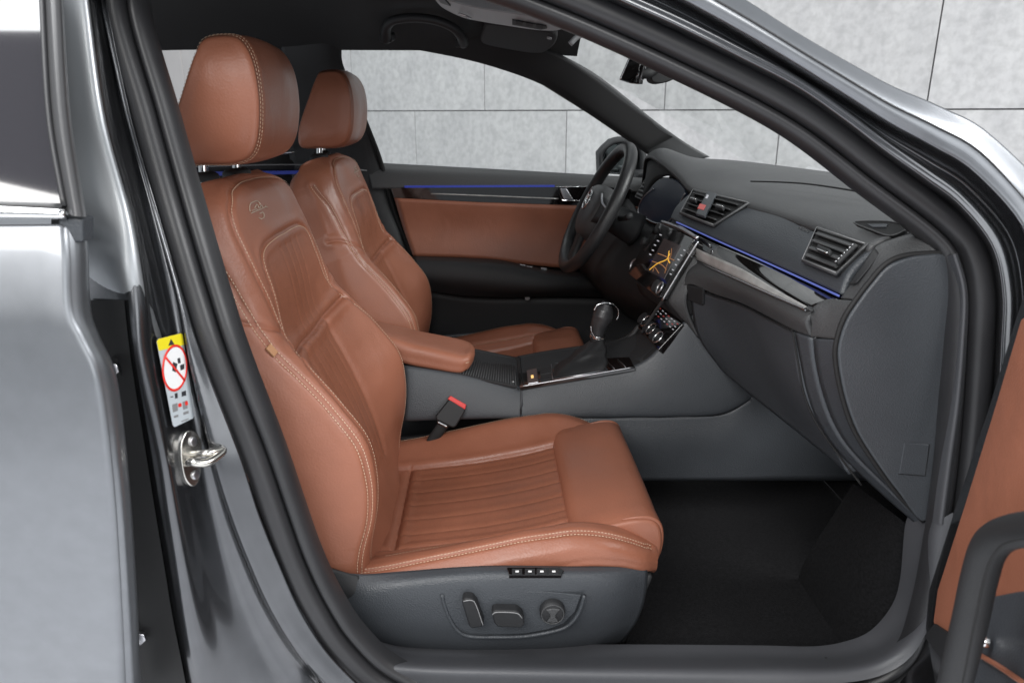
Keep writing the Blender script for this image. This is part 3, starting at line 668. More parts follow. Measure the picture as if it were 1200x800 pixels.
# windscreen-side pillar: jamb steps and outer skin
A_st = [(520, -52, 0, -1, -.57), (600, -24, 0, -1, -.582), (668, 0, 0, -1, -.595), (740, 32, 0, -1, -.611), (800, 59, 0, -1, -.625), (870, 94, 0, -1, -.643), (935, 128, 0, -1, -.66), (990, 167, .05, -1, -.673), (1036, 203, .1, -1, -.685), (1080, 236, .2, -1, -.694), (1114, 263, .4, -.9, -.70), (1140, 300, .85, -.5, -.71), (1149, 345, 1, -.15, -.718), (1148, 400, 1, 0, -.725), (1143, 480, 1, 0, -.732), (1134, 560, 1, 0, -.738), (1121, 640, 1, 0, -.742)]
A_f = [1.05, 1.05, 1.05, 1.03, 1.0, .945, .875, .92, 1.0, 1.09, 1.15, 1.15, 1.12, 1.12, 1.12, 1.12, 1.12]
def A_row(d, dy): return [W(x+ux*d*(1+(k-1)*(d > 40)), y+uy*d*(1+(k-1)*(d > 40)), yy+dy) for (x, y, ux, uy, yy), k in zip(A_st, A_f)]
A_in, A_dk, A_rg, A_d2, A_ed, A_sk, A_si = A_row(10, -.010), A_row(17, -.004), A_row(31, -.046), A_row(44, -.036), A_row(60, -.072), A_row(80, -.072), A_row(102, -.050)
A_rg0 = A_row(24, -.043); A_rg1 = A_row(38, -.046)
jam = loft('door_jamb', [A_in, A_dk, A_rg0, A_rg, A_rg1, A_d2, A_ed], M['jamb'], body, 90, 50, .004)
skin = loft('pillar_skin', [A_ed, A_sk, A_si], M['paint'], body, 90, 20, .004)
def shift(c, d): return [p+np.array(d) for p in c]
tube('drip_moulding', [p+np.array((0, -.0005, 0)) for p in A_sk[:12]], .0012, M['rubber'], skin, 6, 60)
# rear-side pillar: jamb, ridge, recessed face
B_in = WL([(112, -60, -.575), (122, 0, -.615), (152, 135, -.655), (187, 253, -.70), (216, 350, -.725), (238, 420, -.74), (281, 532, -.752), (303, 600, -.756), (327, 660, -.758), (352, 715, -.76), (385, 765, -.762), (430, 812, -.762)])
B_fl = WL([(109, -60, -.58), (119, 0, -.62), (148, 135, -.66), (182, 253, -.705), (209, 350, -.732), (222, 420, -.748), (249, 532, -.764), (270, 600, -.768), (294, 660, -.770), (320, 715, -.772), (352, 765, -.774), (392, 812, -.774)])
B_md = WL([(102, -60, -.59), (113, 0, -.625), (137, 135, -.664), (168, 253, -.705), (192, 350, -.730), (206, 420, -.743), (230, 532, -.756), (246, 600, -.758), (263, 660, -.760), (283, 715, -.762), (308, 765, -.764), (340, 812, -.765)])
B_rg = WL([(95, -60, -.655), (104, 0, -.68), (122, 135, -.72), (153, 253, -.765), (168, 350, -.79), (174, 420, -.80), (192, 532, -.812), (203, 600, -.815), (213, 660, -.817), (222, 715, -.818), (231, 765, -.82), (240, 812, -.82)])
B_px = [(80, -60), (88, 0), (102, 135), (130, 253), (144, 350), (152, 420), (170, 532), (181, 600), (191, 660), (200, 715), (210, 765), (219, 812)]
B_py = [-.655, -.68, -.72, -.765, -.79, -.80, -.812, -.815, -.817, -.818, -.82, -.82]
B_fc = [W(a, b, q-.005+(.010 if b > 500 else 0)) for (a, b), q in zip(B_px, B_py)]
B_lf = [W(a-x, b, q-.014+(.045 if b > 300 else 0)) for (a, b), q, x in zip(B_px, B_py, (24, 24, 30, 38, 42, 44, 44, 49, 55, 60, 66, 71))]
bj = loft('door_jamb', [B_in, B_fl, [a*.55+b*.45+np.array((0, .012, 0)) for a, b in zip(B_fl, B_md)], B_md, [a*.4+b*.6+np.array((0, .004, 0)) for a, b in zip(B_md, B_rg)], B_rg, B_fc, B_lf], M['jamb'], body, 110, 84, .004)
bj_t = bvh(bj)
M['highlight_paint'] = mk('pillar_highlight_paint', (0.34, 0.355, 0.37), 0.42, 0.85, coat=0.3, coat_rough=0.1)  # body paint made lighter and rougher, a painted softbox reflection
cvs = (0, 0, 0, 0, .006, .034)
loft('pillar_highlight', [[p*.8+q*.2+np.array((0, -.001+c, 0)) for p, q, c in zip(B_rg[:6], B_md[:6], cvs)], [p+np.array((0, -.0045+c, 0)) for p, c in zip(B_rg[:6], cvs)], [p+np.array((0, -.005+c, 0)) for p, c in zip(B_fc[:6], cvs)], [p+np.array((0, -.002+c, 0)) for p, c in zip(B_lf[:6], cvs)]], M['highlight_paint'], bj, 40, 16)  # added sheet painting the highlight on the upper pillar, dives inward to fade it
loft('gap_shade', [[p+np.array((.004, -.006, 0)) for p in B_fc[4:]], [p*.5+q*.5+np.array((0, -.006, 0)) for p, q in zip(B_fc[4:], B_lf[4:])], [p+np.array((0, -.006, 0)) for p in B_lf[4:]]], M['black'], bj, 40, 8)  # black sheet over the seal gap, stands in for the deep shade there
for (px, py) in ((140, 429), (170, 740)):
    c_ = HIT(bj_t, px, py, .008); plate('bolt_plate', PWL([(px-13, py-10), (px+14, py-10), (px+15, py+12), (px-12, py+12)], (c_, np.array((.25, -.95, 0.15)))), .006, M['black'], bj, .001)
    disc('bolt', c_+np.array((.0, -.001, 0)), (.2, -1, .1), .0085, .007, M['satin'], bj, 6, .001)
# lock striker
lp = HPL(bj_t, ((218, 508), (222, 565), (236, 535)), .004)
stk = plate('door_striker', cr(PWL([(222, 504), (232, 508), (237, 524), (237, 545), (234, 562), (227, 570), (218, 562), (213, 540), (213, 520), (217, 508)], lp, .006), 40, True), .008, M['steel'], body, .0015)
a_ = PW(222, 530, lp, .006); u_ = np.array((.052, -.030, .004))
tube('striker_loop', [PW(220, 542, lp, .002), PW(224, 541, lp, .02), PW(242, 542, lp, .032), PW(258, 532, lp, .034), PW(260, 527, lp, .032), PW(242, 531, lp, .026), PW(224, 533, lp, .004)], .0052, M['steel'], stk, 12, 60)
for q in ((226, 517), (229, 556)): disc('screw', PW(*q, lp, .006), lp[1], .006, .0025, M['satin'], stk, 16, .001)
# warning label
wpl = HPL(bj_t, ((186, 402), (212, 394), (215, 488)), .005)
lab = plate('warning_label', PWL([(184, 400), (186, 397), (212, 390.5), (214, 392), (228, 486), (226, 490), (205, 500), (203, 498)], wpl, .0022), .0008, M['paper'], body, 0)
plate('label_header', PWL([(184, 400), (186, 397), (212, 390.5), (214, 392), (216, 404), (186.3, 411)], wpl, .0026), .0003, M['yellow'], lab)
plate('header_triangle', PWL([(200.5, 397), (204.5, 403.5), (197.5, 405)], wpl, .003), .0003, M['ink'], lab)
ell = [(205+15*math.cos(t)*.93+3.2*math.sin(t)*.0, 431+26*math.sin(t)-2.0*math.cos(t)) for t in np.linspace(0, 2*math.pi, 40, endpoint=False)]
plate('prohibition_disc', PWL(ell, wpl, .0026), .0003, M['white'], lab)
tube('prohibition_ring', PWL(ell, wpl, .0028), .0017, M['red'], lab, 6, 80, True, flat=.3, up=wpl[1])
tube('prohibition_bar', PWL([(193, 417), (217, 446)], wpl, .0034), .0015, M['red'], lab, 6, 8, flat=.3, up=wpl[1])
for q in ([(203, 424), (208, 426), (206, 436), (202, 434)], [(208, 420), (211, 419), (212, 425), (209, 426)], [(211, 428), (216, 426), (216, 432), (212, 434)]):
    plate('pictogram', PWL(q, wpl, .0030), .0003, M['ink'], lab)
for q in ([(205, 461), (208, 460), (208.5, 466), (205.5, 467)], [(213, 459), (218, 457.5), (218.3, 463), (213.3, 464.5)], [(200, 464.5), (203, 464), (203, 465), (200, 465.5)], [(202, 474), (208, 472), (208.5, 481), (203, 483)], [(214, 471), (219, 469), (220, 478), (215, 480)], [(204, 487), (209, 485.5), (209.2, 488), (204.3, 489.5)], [(215, 483), (221, 481), (221.3, 484), (215.3, 486)], [(213, 493), (221, 490), (221.2, 491.2), (213.2, 494.2)]):
    plate('label_mark', PWL(q, wpl, .0027), .0003, M['grey'] if q[0][1] > 466 else M['ink'], lab)
plate('label_mark', PWL([(209, 473), (212.5, 472), (213, 476), (209.5, 477)], wpl, .0028), .0003, M['red'], lab)
plate('label_mark', PWL([(217, 470.5), (220, 469.5), (220.5, 474), (217.5, 475)], wpl, .0029), .0003, M['red'], lab)
# sill trim and kick trims inside the seal
sl_i = WL([(345, 640, -.70), (372, 690, -.69), (402, 732, -.68), (440, 756, -.675), (490, 766, -.672), (600, 768, -.670), (760, 768, -.670), (900, 769, -.670), (969, 770, -.672), (1010, 763, -.675), (1038, 750, -.68), (1062, 722, -.685), (1073, 690, -.69), (1079, 630, -.695), (1084, 611, -.698)])
sl_m = WL([(338, 655, -.715), (366, 706, -.72), (397, 748, -.734), (438, 773, -.734), (490, 781, -.734), (600, 783, -.734), (760, 784, -.734), (900, 784, -.734), (972, 784, -.734), (1022, 776, -.734), (1055, 757, -.734), (1078, 726, -.734), (1086, 692, -.734), (1092, 634, -.734), (1096, 611, -.734)])
sl_o = WL([(332, 660, -.738), (360, 715, -.738), (394, 762, -.738), (438, 790, -.738), (500, 800, -.740), (600, 803, -.744), (760, 804, -.748), (900, 803, -.752), (975, 801, -.752), (1032, 791, -.752), (1070, 766, -.752), (1094, 720, -.752), (1106, 680, -.752), (1113, 634, -.752), (1117, 600, -.752)])
sill = loft('sill_trim', [[p+np.array((0, .04, -.012)) for p in sl_i], sl_i, sl_m, sl_o], M['trimgrey'], body, 150, 40)
tube('sill_joint', [p+np.array((0, -.0006, .0006)) for p in WL([(967, 770, -.672), (976, 778, -.69), (980, 785, -.705), (981, 800, -.741)])], .0012, M['black'], sill, 6, 20)
kick = loft('kick_trim', [WL([(1110, 300, -.704), (1121, 342, -.706), (1118, 393, -.707), (1109, 468, -.708), (1097, 540, -.708), (1086, 611, -.708)]), WL([(1118, 298, -.722), (1129, 342, -.726), (1127, 400, -.731), (1121, 470, -.737), (1111, 540, -.741), (1101, 614, -.744)]), WL([(1122, 296, -.716), (1134, 342, -.720), (1133, 400, -.726), (1128, 470, -.732), (1119, 540, -.737), (1110, 614, -.740)])], M['trimgrey'], body, 50, 14)
# outer sill below the seal at the front corner
loft('outer_sill', [WL([(1030, 830, -.765), (1062, 790, -.765), (1090, 756, -.765), (1110, 700, -.765), (1128, 640, -.762)]), WL([(1060, 850, -.83), (1095, 815, -.83), (1120, 770, -.83), (1145, 700, -.83), (1165, 640, -.825)])], M['jamb'], body, 30, 10)
# body just outside the frame: roof, roof rail over the rear door, wing ahead of the hinge, rocker below the seal
loft('roof_skin', [[np.array((x, y, 1.415-.09*(abs(y)/.60)**3-.04*max(0, x+.1)**1.2*8*(x > -.1)-.05*max(0, -x-.8)**2)) for x in np.linspace(-1.9, .14, 8)] for y in (-.60, -.45, -.2, 0, .2, .45, .60)], M['paint'], body, 40, 30, .004)
loft('roof_rail', [[np.array((-1.9, -.60, 1.27)), np.array((-1.0, -.60, 1.325)), np.array((-.40, -.60, 1.325)), np.array((.0, -.60, 1.32)), np.array((.14, -.60, 1.30))], [np.array((-1.9, -.68, 1.20)), np.array((-1.0, -.672, 1.275)), np.array((-.45, -.668, 1.285)), np.array((.0, -.655, 1.285)), np.array((.16, -.655, 1.265))]], M['paint'], body, 30, 6, .004)
loft('front_wing', [[np.array((x, -.80, .88)) for x in (.74, 1.0, 1.3, 1.6)], [np.array((x, -.875, .80)) for x in (.72, 1.0, 1.3, 1.6)], [np.array((x, -.885, .55)) for x in (.72, 1.0, 1.3, 1.6)], [np.array((x, -.86, .25)) for x in (.72, 1.0, 1.3, 1.6)]], M['paint'], body, 24, 20, .004)
loft('rocker', [[np.array((x, -.765, .31)) for x in (-.30, 0, .4, .72)], [np.array((x, -.835, .285)) for x in (-.30, 0, .4, .72)], [np.array((x, -.84, .17)) for x in (-.30, 0, .4, .72)]], M['paint'], body, 24, 14, .004)
# footwell: floor carpet, toe board, side carpet, tunnel
def sheet(name, f, u0, u1, v0, v1, nu, nv, mat, parent):
    V = [f(u, v) for u in np.linspace(u0, u1, nu) for v in np.linspace(v0, v1, nv)]
    return mesh(name, V, facing_flip(V, grid_faces(nu, nv)), mat, parent)
rn = np.random.RandomState(3)
carp = sheet('carpet', lambda u, v: (u, v, .215+.003*math.sin(u*17+v*9)+.006*max(0, u-.3)), -1.3, .88, -.735, .735, 60, 40, M['carpet'], body)
sheet('toe_board', lambda u, v: (.84+.16*u, v, .222+.42*u**1.15), 0, 1, -.735, .735, 30, 30, M['carpet'], carp)
loft('side_carpet', [WL([(1081, 628, -.650), (1074, 690, -.645), (1062, 724, -.64), (1036, 756, -.635), (990, 775, -.63)]), WL([(1045, 600, -.60), (1020, 660, -.58), (1000, 710, -.57), (985, 750, -.56), (960, 790, -.56)]), WL([(1000, 566, -.44), (972, 610, -.42), (944, 655, -.40), (930, 700, -.38), (925, 760, -.38)])], M['carpet'], carp, 30, 20)
# roof lining, far roof rail, far pillars
head_far = WL([(300, 50, .60), (340, 56, .60), (403, 57, .60), (451, 54, .60), (501, 61, .60), (569, 76, .61), (636, 100, .63), (687, 132, .66), (724, 157, .69), (760, 182, .72)])
rl = loft('roof_rail_trim', [head_far, [p+np.array((0, -.025, .02)) for p in head_far], WL([(300, 12, .52), (340, 14, .52), (400, 15, .52), (450, 18, .52), (510, 28, .52), (580, 46, .53), (645, 62, .56), (690, 88, .60), (735, 122, .65), (790, 160, .70)])], M['headliner'], body, 60, 20, .02)
hl = sheet('headliner', lambda u, v: (u, v, 1.368-(.10 if v > 0 else .055)*(abs(v)/.585)**4-.055*max(0, u-.0)-.10*max(0, -u-.75)**2), -1.9, .26, -.585, .585, 60, 50, M['headliner'], body)
fa = loft('far_pillar_trim', [WL([(636, 100, .628), (687, 132, .658), (724, 157, .688), (760, 182, .718), (780, 196, .72)]), WL([(642, 84, .61), (695, 113, .64), (745, 150, .68), (785, 176, .71), (808, 190, .72)]), WL([(650, 60, .60), (704, 91, .63), (771, 145, .68), (803, 167, .71), (832, 184, .72)])], M['soft'], body, 40, 14, .01)
fb = loft('rear_far_pillar_trim', [WL([(330, 40, .56), (330, 100, .62), (335, 150, .67), (340, 190, .71), (350, 250, .72), (380, 345, .72)]), WL([(380, 50, .56), (385, 90, .61), (405, 150, .66), (425, 192, .70), (438, 245, .71), (478, 345, .71)]), WL([(400, 55, .585), (404, 82, .61), (432, 150, .67), (447, 191, .715), (462, 245, .73), (502, 345, .73)])], M['dark'], body, 50, 16, .012)
tube('pillar_joint', WL([(405, 84, .605), (430, 146, .663), (447, 191, .71), (461, 245, .725), (485, 305, .725)]), .006, M['black'], fb, 8, 40)
# far rear corner: dark quarter trim, rear parcel and far rear door band
quarter = loft('quarter_trim', [WL([(236, 30, .60), (236, 128, .68), (236, 215, .72)]), WL([(345, 30, .60), (345, 128, .68), (345, 215, .72)])], M['black'], body, 20, 5, .01)
loft('rear_belt_trim', [WL([(60, 128, .72), (250, 128, .72), (380, 150, .735), (455, 215, .75)]), WL([(60, 400, .75), (250, 400, .75), (380, 400, .75), (490, 400, .75)])], M['black'], body, 20, 5, .01)
plate('rear_ambient_strip', WL([(205, 202, .70), (350, 200, .70), (350, 204, .70), (205, 207, .70)]), .004, M['blue3'], body)
for nm, pts in (('rear_edge_trim', [(205, 196, .69), (350, 193, .69), (430, 200, .70)]),): tube(nm, WL(pts), .002, M['grey'], body, 6, 20)
tube('belt_edge', WL([(310, 182, .66), (345, 178, .66)]), .004, M['satin'], body, 6, 10)
# windscreen
wsA = WL([(655, 58, .57), (704, 88, .60), (771, 141, .66), (832, 181, .70)]); wsB = [np.array((.62, .4, 1.0)), ]
ws0 = [np.array((.13, -.55, 1.30)), np.array((.15, 0, 1.33)), np.array((.13, .57, 1.29))]
ws1 = [np.array((.50, -.66, 1.12)), np.array((.56, 0, 1.15)), np.array((.50, .66, 1.12))]
ws2 = [np.array((.84, -.76, .95)), np.array((.98, 0, .95)), np.array((.84, .76, .95))]
loft('windscreen', [ws0, ws1, ws2], M['glass'], body, 30, 14)
# black header edge behind the mirror
loft('windscreen_header', [[np.array((.10, -.52, 1.315)), np.array((.11, 0, 1.345)), np.array((.10, .53, 1.305))], [np.array((.15, -.54, 1.290)), np.array((.17, 0, 1.318)), np.array((.15, .555, 1.282))]], M['headliner'], body, 30, 6, .008)

# ------------------------------------------------------------------ rear door (closed, at the left)
rd = thing('rear_door', 'closed grey metallic rear door at the left edge, with dark window and chrome strip', 'car door', (-.55, -.86, .30))
dxl = lambda py, y: W(-260, py, y)
edge = [(80, 262), (83, 300), (86, 363), (100, 396), (116, 430), (124, 470), (131, 532), (137, 600), (142, 680), (146, 760), (149, 830)]
E0 = [W(a, b, -.885+.03*(1 if b < 300 else 0)) for a, b in edge]; ey = [-.862, -.872, -.885, -.888, -.89, -.892, -.895, -.895, -.893, -.89, -.885]
E0 = [W(a, b, q) for (a, b), q in zip(edge, ey)]
def back_row(k, dy): return [np.array((p[0]-k, q+dy, p[2]+(.0)))for p, q in zip(E0, ey)]
dskin = loft('door_skin', [E0, back_row(.02, -.004), back_row(.25, -.010), back_row(.7, -.006)], M['paint'], rd, 90, 40, .004)
hem = [W(a+21*(1 if b < 380 else .85), b, q+.030) for (a, b), q in zip(edge, ey)]
loft('door_edge', [E0, [p*.5+q*.5+np.array((.004, -.006, 0)) for p, q in zip(E0, hem)], hem, [p+np.array((-.02, .03, 0)) for p in hem]], M['paint'], rd, 90, 20)
gl = [W(-120, 243, -.862), W(72, 241, -.862), W(60, 135, -.80), W(50, 0, -.735), W(45, -60, -.70), W(-120, -60, -.70), W(-120, 100, -.785)]
gpl = plane3(W(-120, 243, -.858), W(75, 243, -.858), W(50, 0, -.735))
plate('window_glass', PWL([(-160, 243), (76, 243), (62, 135), (54, 0), (50, -60), (-160, -60)], gpl), .004, M['tint'], rd)
fr_c = [(52, -60), (60, 0), (70, 135), (92, 254)]; fpl = gpl
loft('window_frame', [PWL([(49, -60), (52, 0), (60, 135), (79, 250)], gpl, .002), PWL([(54, -60), (58, 0), (67, 135), (86, 253)], gpl, .014), PWL([(66, -60), (70, 0), (78, 135), (96, 254)], gpl, .012), PWL([(70, -60), (74, 0), (83, 135), (101, 254)], gpl, -.004)], mk('frame_satin_black', (.05, .05, .052), .3), rd, 40, 16)
tube('frame_rubber', PWL([(47, -60), (50, 0), (58, 135), (76, 242)], gpl, .004), .0035, M['rubber'], rd, 8, 30)
tube('belt_trim', [W(-160, 246, -.868), W(0, 249, -.868), W(60, 250.5, -.867), W(77, 251, -.866)], [.0072, .0072, .0072, .0055], M['chrome'], rd, 12, 30, flat=.9)
tube('belt_rubber', [W(-160, 238, -.862), W(0, 241, -.862), W(74, 243, -.862)], .004, M['rubber'], rd, 8, 16)
obox('edge_cap', W(90, 268, -.852), (.012, 0, .0), (0, .012, 0), (0.002, 0, .012), M['panel'], rd, .003)

# ------------------------------------------------------------------ open front door (right edge)
fd = thing('open_front_door', 'front passenger door swung open at the right edge, tan panel and black pull handle', 'car door', (.62, -.86, .30))
ang = math.radians(70); dd = np.array((-math.cos(ang), -math.sin(ang), 0)); dn = np.array((-math.sin(ang), math.cos(ang), 0)); hp = W(1130, 560, -.80)
dpl = (hp, dn)
def D(px, py, lift=0.0): return PW(px, py, dpl, lift)
skin_d = plate('door_panel', [D(1196, 372), D(1164, 480), D(1130, 590), D(1098, 690), D(1093, 728), D(1120, 820), D(1320, 900), D(1320, 690), D(1320, 372)], .03, M['leather'], fd, .004)
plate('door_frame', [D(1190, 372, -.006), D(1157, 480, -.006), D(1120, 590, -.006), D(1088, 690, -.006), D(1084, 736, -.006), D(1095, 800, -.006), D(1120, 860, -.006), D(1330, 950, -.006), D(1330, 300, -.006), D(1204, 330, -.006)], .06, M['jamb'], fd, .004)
plate('lower_panel', [D(1150, 700, .004), D(1190, 692, .004), D(1320, 676, .004), D(1320, 900, .004), D(1130, 830, .004), D(1128, 760, .004)], .02, M['panel'], fd, .004)
tube('pull_handle', [D(1106, 850, .045), D(1119, 800, .05), D(1136, 730, .055), D(1148, 675, .055), D(1160, 640, .055), D(1182, 624, .055), D(1230, 617, .055), D(1300, 610, .05)], .0150, M['dark'], fd, 20, 80, flat=.9)
tube('handle_seam', [D(1128, 800, .071), D(1142, 730, .072), D(1155, 672, .072), D(1168, 645, .072), D(1186, 634, .072), D(1230, 628, .072)], .0009, M['black'], fd, 6, 60)
tube('accent_strip', [D(1150, 768, .006), D(1175, 783, .008), D(1200, 800, .008), D(1240, 826, .008)], .003, M['leather'], fd, 8, 24)
disc('lock_pin', D(1158, 752, .008), dn, .006, .008, M['chrome'], fd, 16, .002)
plate('hinge_cover', [D(1082, 745, .004), D(1094, 730, .004), D(1112, 742, .004), D(1106, 775, .004)], .02, M['dark'], fd, .002)

# ------------------------------------------------------------------ driver door (far side)
dd_ = thing('driver_door', 'closed driver door beyond the seats with tan insert, blue light strip and black armrest', 'car door', (.15, .74, .30))
belt = WL([(430, 189, .735), (447, 191, .735), (560, 197, .735), (700, 205, .735), (760, 209, .735), (830, 215, .735)])
bot_ = WL([(436, 221, .70), (455, 221, .70), (560, 221, .70), (690, 222, .70), (760, 226, .70), (830, 232, .70)])
loft('upper_pad', [belt, [p*.6+q*.4+np.array((0, -.012, .004)) for p, q in zip(belt, bot_)], bot_], M['soft'], dd_, 50, 14, .02)
plate('ambient_strip', WL([(474, 217.8, .697), (650, 217.0, .697), (650, 219.2, .697), (474, 220.0, .697)]), .004, M['blue2'], dd_)
plate('gloss_trim', WL([(458, 221, .699), (475, 219, .699), (700, 218, .699), (740, 222, .699), (735, 243, .699), (680, 241, .699), (560, 237, .699), (462, 232, .699)]), .006, M['gloss'], dd_, .001)
tube('trim_line', WL([(505, 227, .696), (560, 229, .696), (655, 233, .696)]), .0018, M['brushed'], dd_, 6, 20)
dh = plate('door_handle', WL([(651, 219, .692), (692, 219, .692), (684, 235, .692), (659, 235, .692)]), .008, M['gloss'], dd_, .001)
tube('handle_surround', WL([(651, 219, .690), (692, 219, .690), (684, 235, .690), (659, 235, .690)]), .0022, M['chrome'], dh, 8, closed=True, smoothpath=False)
plate('handle_lever', WL([(656, 221, .686), (664, 221, .686), (672, 234, .686), (661, 234, .686)]), .006, M['satin'], dh, .002)
mesh('door_shell', [(-.50, .775, .25), (.98, .775, .25), (.98, .775, .89), (-.50, .775, .935)], [(0, 1, 2, 3)], M['black'], dd_, False).modifiers.new('thickness', 'SOLIDIFY').thickness = .02
loft('leather_insert', [WL([(462, 232, .70), (560, 237, .70), (680, 241, .70), (780, 244, .70)]), WL([(472, 266, .712), (560, 268, .712), (680, 272, .712), (780, 276, .712)]), WL([(484, 300, .70), (560, 303, .70), (640, 312, .70), (780, 322, .70)])], M['leather'], dd_, 40, 16, .01)
loft('armrest', [WL([(484, 300, .698), (540, 302, .698), (582, 304, .698), (610, 309, .698), (660, 317, .698), (780, 326, .698)]), WL([(484, 306, .64), (540, 308, .63), (590, 311, .62), (620, 316, .62), (665, 324, .63), (780, 332, .66)]), WL([(485, 325, .625), (540, 330, .61), (590, 336, .60), (630, 338, .60), (680, 338, .62), (780, 345, .65)]), WL([(487, 338, .66), (540, 347, .65), (590, 349, .65), (630, 348, .65), (680, 348, .66), (780, 352, .68)])], M['dark'], dd_, 50, 24, .01)
for x, y in ((612, 311), (620, 313), (637, 315)): plate('window_switch', WL([(x-3, y-1.5, .655), (x+4, y-.5, .655), (x+4, y+2, .655), (x-3, y+1, .655)]), .004, M['satin'], dd_, .001)
loft('lower_panel', [WL([(484, 336, .69), (560, 345, .69), (640, 346, .69), (790, 352, .69)]), WL([(500, 380, .70), (560, 390, .70), (640, 395, .70), (790, 400, .70)]), WL([(500, 480, .71), (560, 480, .71), (640, 480, .71), (790, 480, .71)])], M['dark'], dd_, 30, 14, .01)
disc('courtesy_lamp', W(618, 349, .655), (0, -1, -.2), .008, .004, M['grey'], dd_, 16, .001)
gp_ = WL([(398, 52, .60), (447, 193, .742), (700, 207, .742), (830, 217, .742), (724, 155, .70), (636, 98, .645), (501, 58, .612)])
mesh('window_glass', gp_, facing_flip(gp_, [(0, 1, 2, 6), (6, 2, 5), (2, 3, 4, 5)]), M['glass'], dd_, False)
# wing mirror outside the driver window
sm = thing('wing_mirror', 'black wing mirror outside the driver window behind the steering wheel rim', 'mirror', tuple(W(725, 205, .95)))
loft('mirror_housing', [WL([(700, 200, .98), (699, 178, .98), (714, 163, .98), (730, 160, .98), (748, 164, .98), (757, 176, .98), (758, 205, .98)]), WL([(704, 202, .92), (703, 180, .92), (716, 167, .92), (730, 164, .92), (745, 167, .92), (753, 178, .92), (754, 206, .92)])], M['dark'], sm, 40, 6, .012)
plate('mirror_back', WL([(700, 203, .985), (699, 178, .985), (714, 163, .985), (730, 160, .985), (748, 164, .985), (757, 176, .985), (758, 207, .985)]), .03, M['dark'], sm, .006)
plate('mirror_glass', cr([np.array(p) for p in WL([(709, 200, .945), (708, 181, .945), (718, 169, .945), (730, 167, .945), (736, 172, .945), (736, 200, .945)])], 30, True), .006, M['mirror'], sm, .001)
obox('mirror_foot', W(752, 208, .84), (.03, 0, 0), (0, .09, 0), (0, 0, .02), M['dark'], sm, .008)

# ------------------------------------------------------------------ dashboard
db = thing('dashboard', 'dark grey dashboard with vents, touchscreen, glovebox and blue light strip across the cabin', 'dashboard', (.62, 0, .55))
front = [W(1022, 287, -.64), W(985, 273, -.53), W(950, 260, -.42), W(915, 249, -.28), W(880, 239, -.14), W(845, 230, 0.0), W(812, 221, .14), W(798, 207, .22), W(785, 195, .31), W(772, 185, .40), W(763, 180.5, .48), W(757, 184, .56), W(755, 200, .63), W(752, 222, .70)]
lipn = [p+np.array((-.004, 0, -.012)) for p in front]
ys_ = [p[1] for p in front]
def row(xs, zs): return [np.array((float(cub(y, [-.64, -.3, 0, .15, .3, .45, .56, .7], xs)), y, float(cub(y, [-.64, -.3, 0, .15, .3, .45, .56, .7], zs)))) for y in ys_]
r1 = [p+np.array((.035, 0, .016)) for p in front]
r2 = row([.62, .64, .63, .60, .58, .57, .57, .58], [.955, .958, .958, .968, .982, .985, .978, .955])
r3 = row([.72, .75, .76, .74, .72, .70, .68, .68], [.962, .966, .966, .968, .974, .975, .968, .955])
r4 = row([.84, .90, .95, .95, .94, .90, .86, .84], [.950]*8)
top = loft('top_pad', [lipn, front, r1, r2, r3, r4], M['soft'], db, 120, 60, .006)
tube('defroster_line', [W(880, 212.5, -.0), W(915, 213.5, -.12), W(950, 216, -.22), W(1000, 223.5, -.36), W(1030, 230, -.43)], .0016, M['black'], top, 6, 30)
obox('carrier', (.66, .05, .77), (.09, 0, 0), (0, .655, 0), (0, 0, .15), M['black'], db, .01)
obox('cowl_box', (.66, .38, .925), (.09, 0, 0), (0, .24, 0), (0, 0, .035), M['black'], db, .008)
obox('fascia_box', (.62, .10, .60), (.05, 0, 0), (0, .22, 0), (0, 0, .14), M['black'], db, .008)
# upper fascia with the vents
strip_t = [W(985, 344.5, -.655), W(940, 324, -.52), W(893, 303, -.36), W(845, 282, -.18), W(812, 267, -.06), W(794, 259, .0), W(786, 255, .04)]
ftop = [front[0], front[1], front[2]*.6+front[3]*.4, front[4]*.8+front[3]*.2, front[5]*.8+front[4]*.2, front[5]*.4+front[6]*.6, front[6]]
ftop = [p+np.array((.004, 0, -.004)) for p in ftop]
fas = loft('upper_fascia', [ftop, [a*.66+b*.34+np.array((-.006, 0, .002)) for a, b in zip(ftop, strip_t)], [a*.33+b*.67+np.array((-.007, 0, .003)) for a, b in zip(ftop, strip_t)], strip_t], M['panel'], db, 90, 24, .01)
tube('ambient_strip', [p+np.array((-.002, 0, -.0025)) for p in strip_t[:6]], .0015, M['blue'], db, 8, 60)
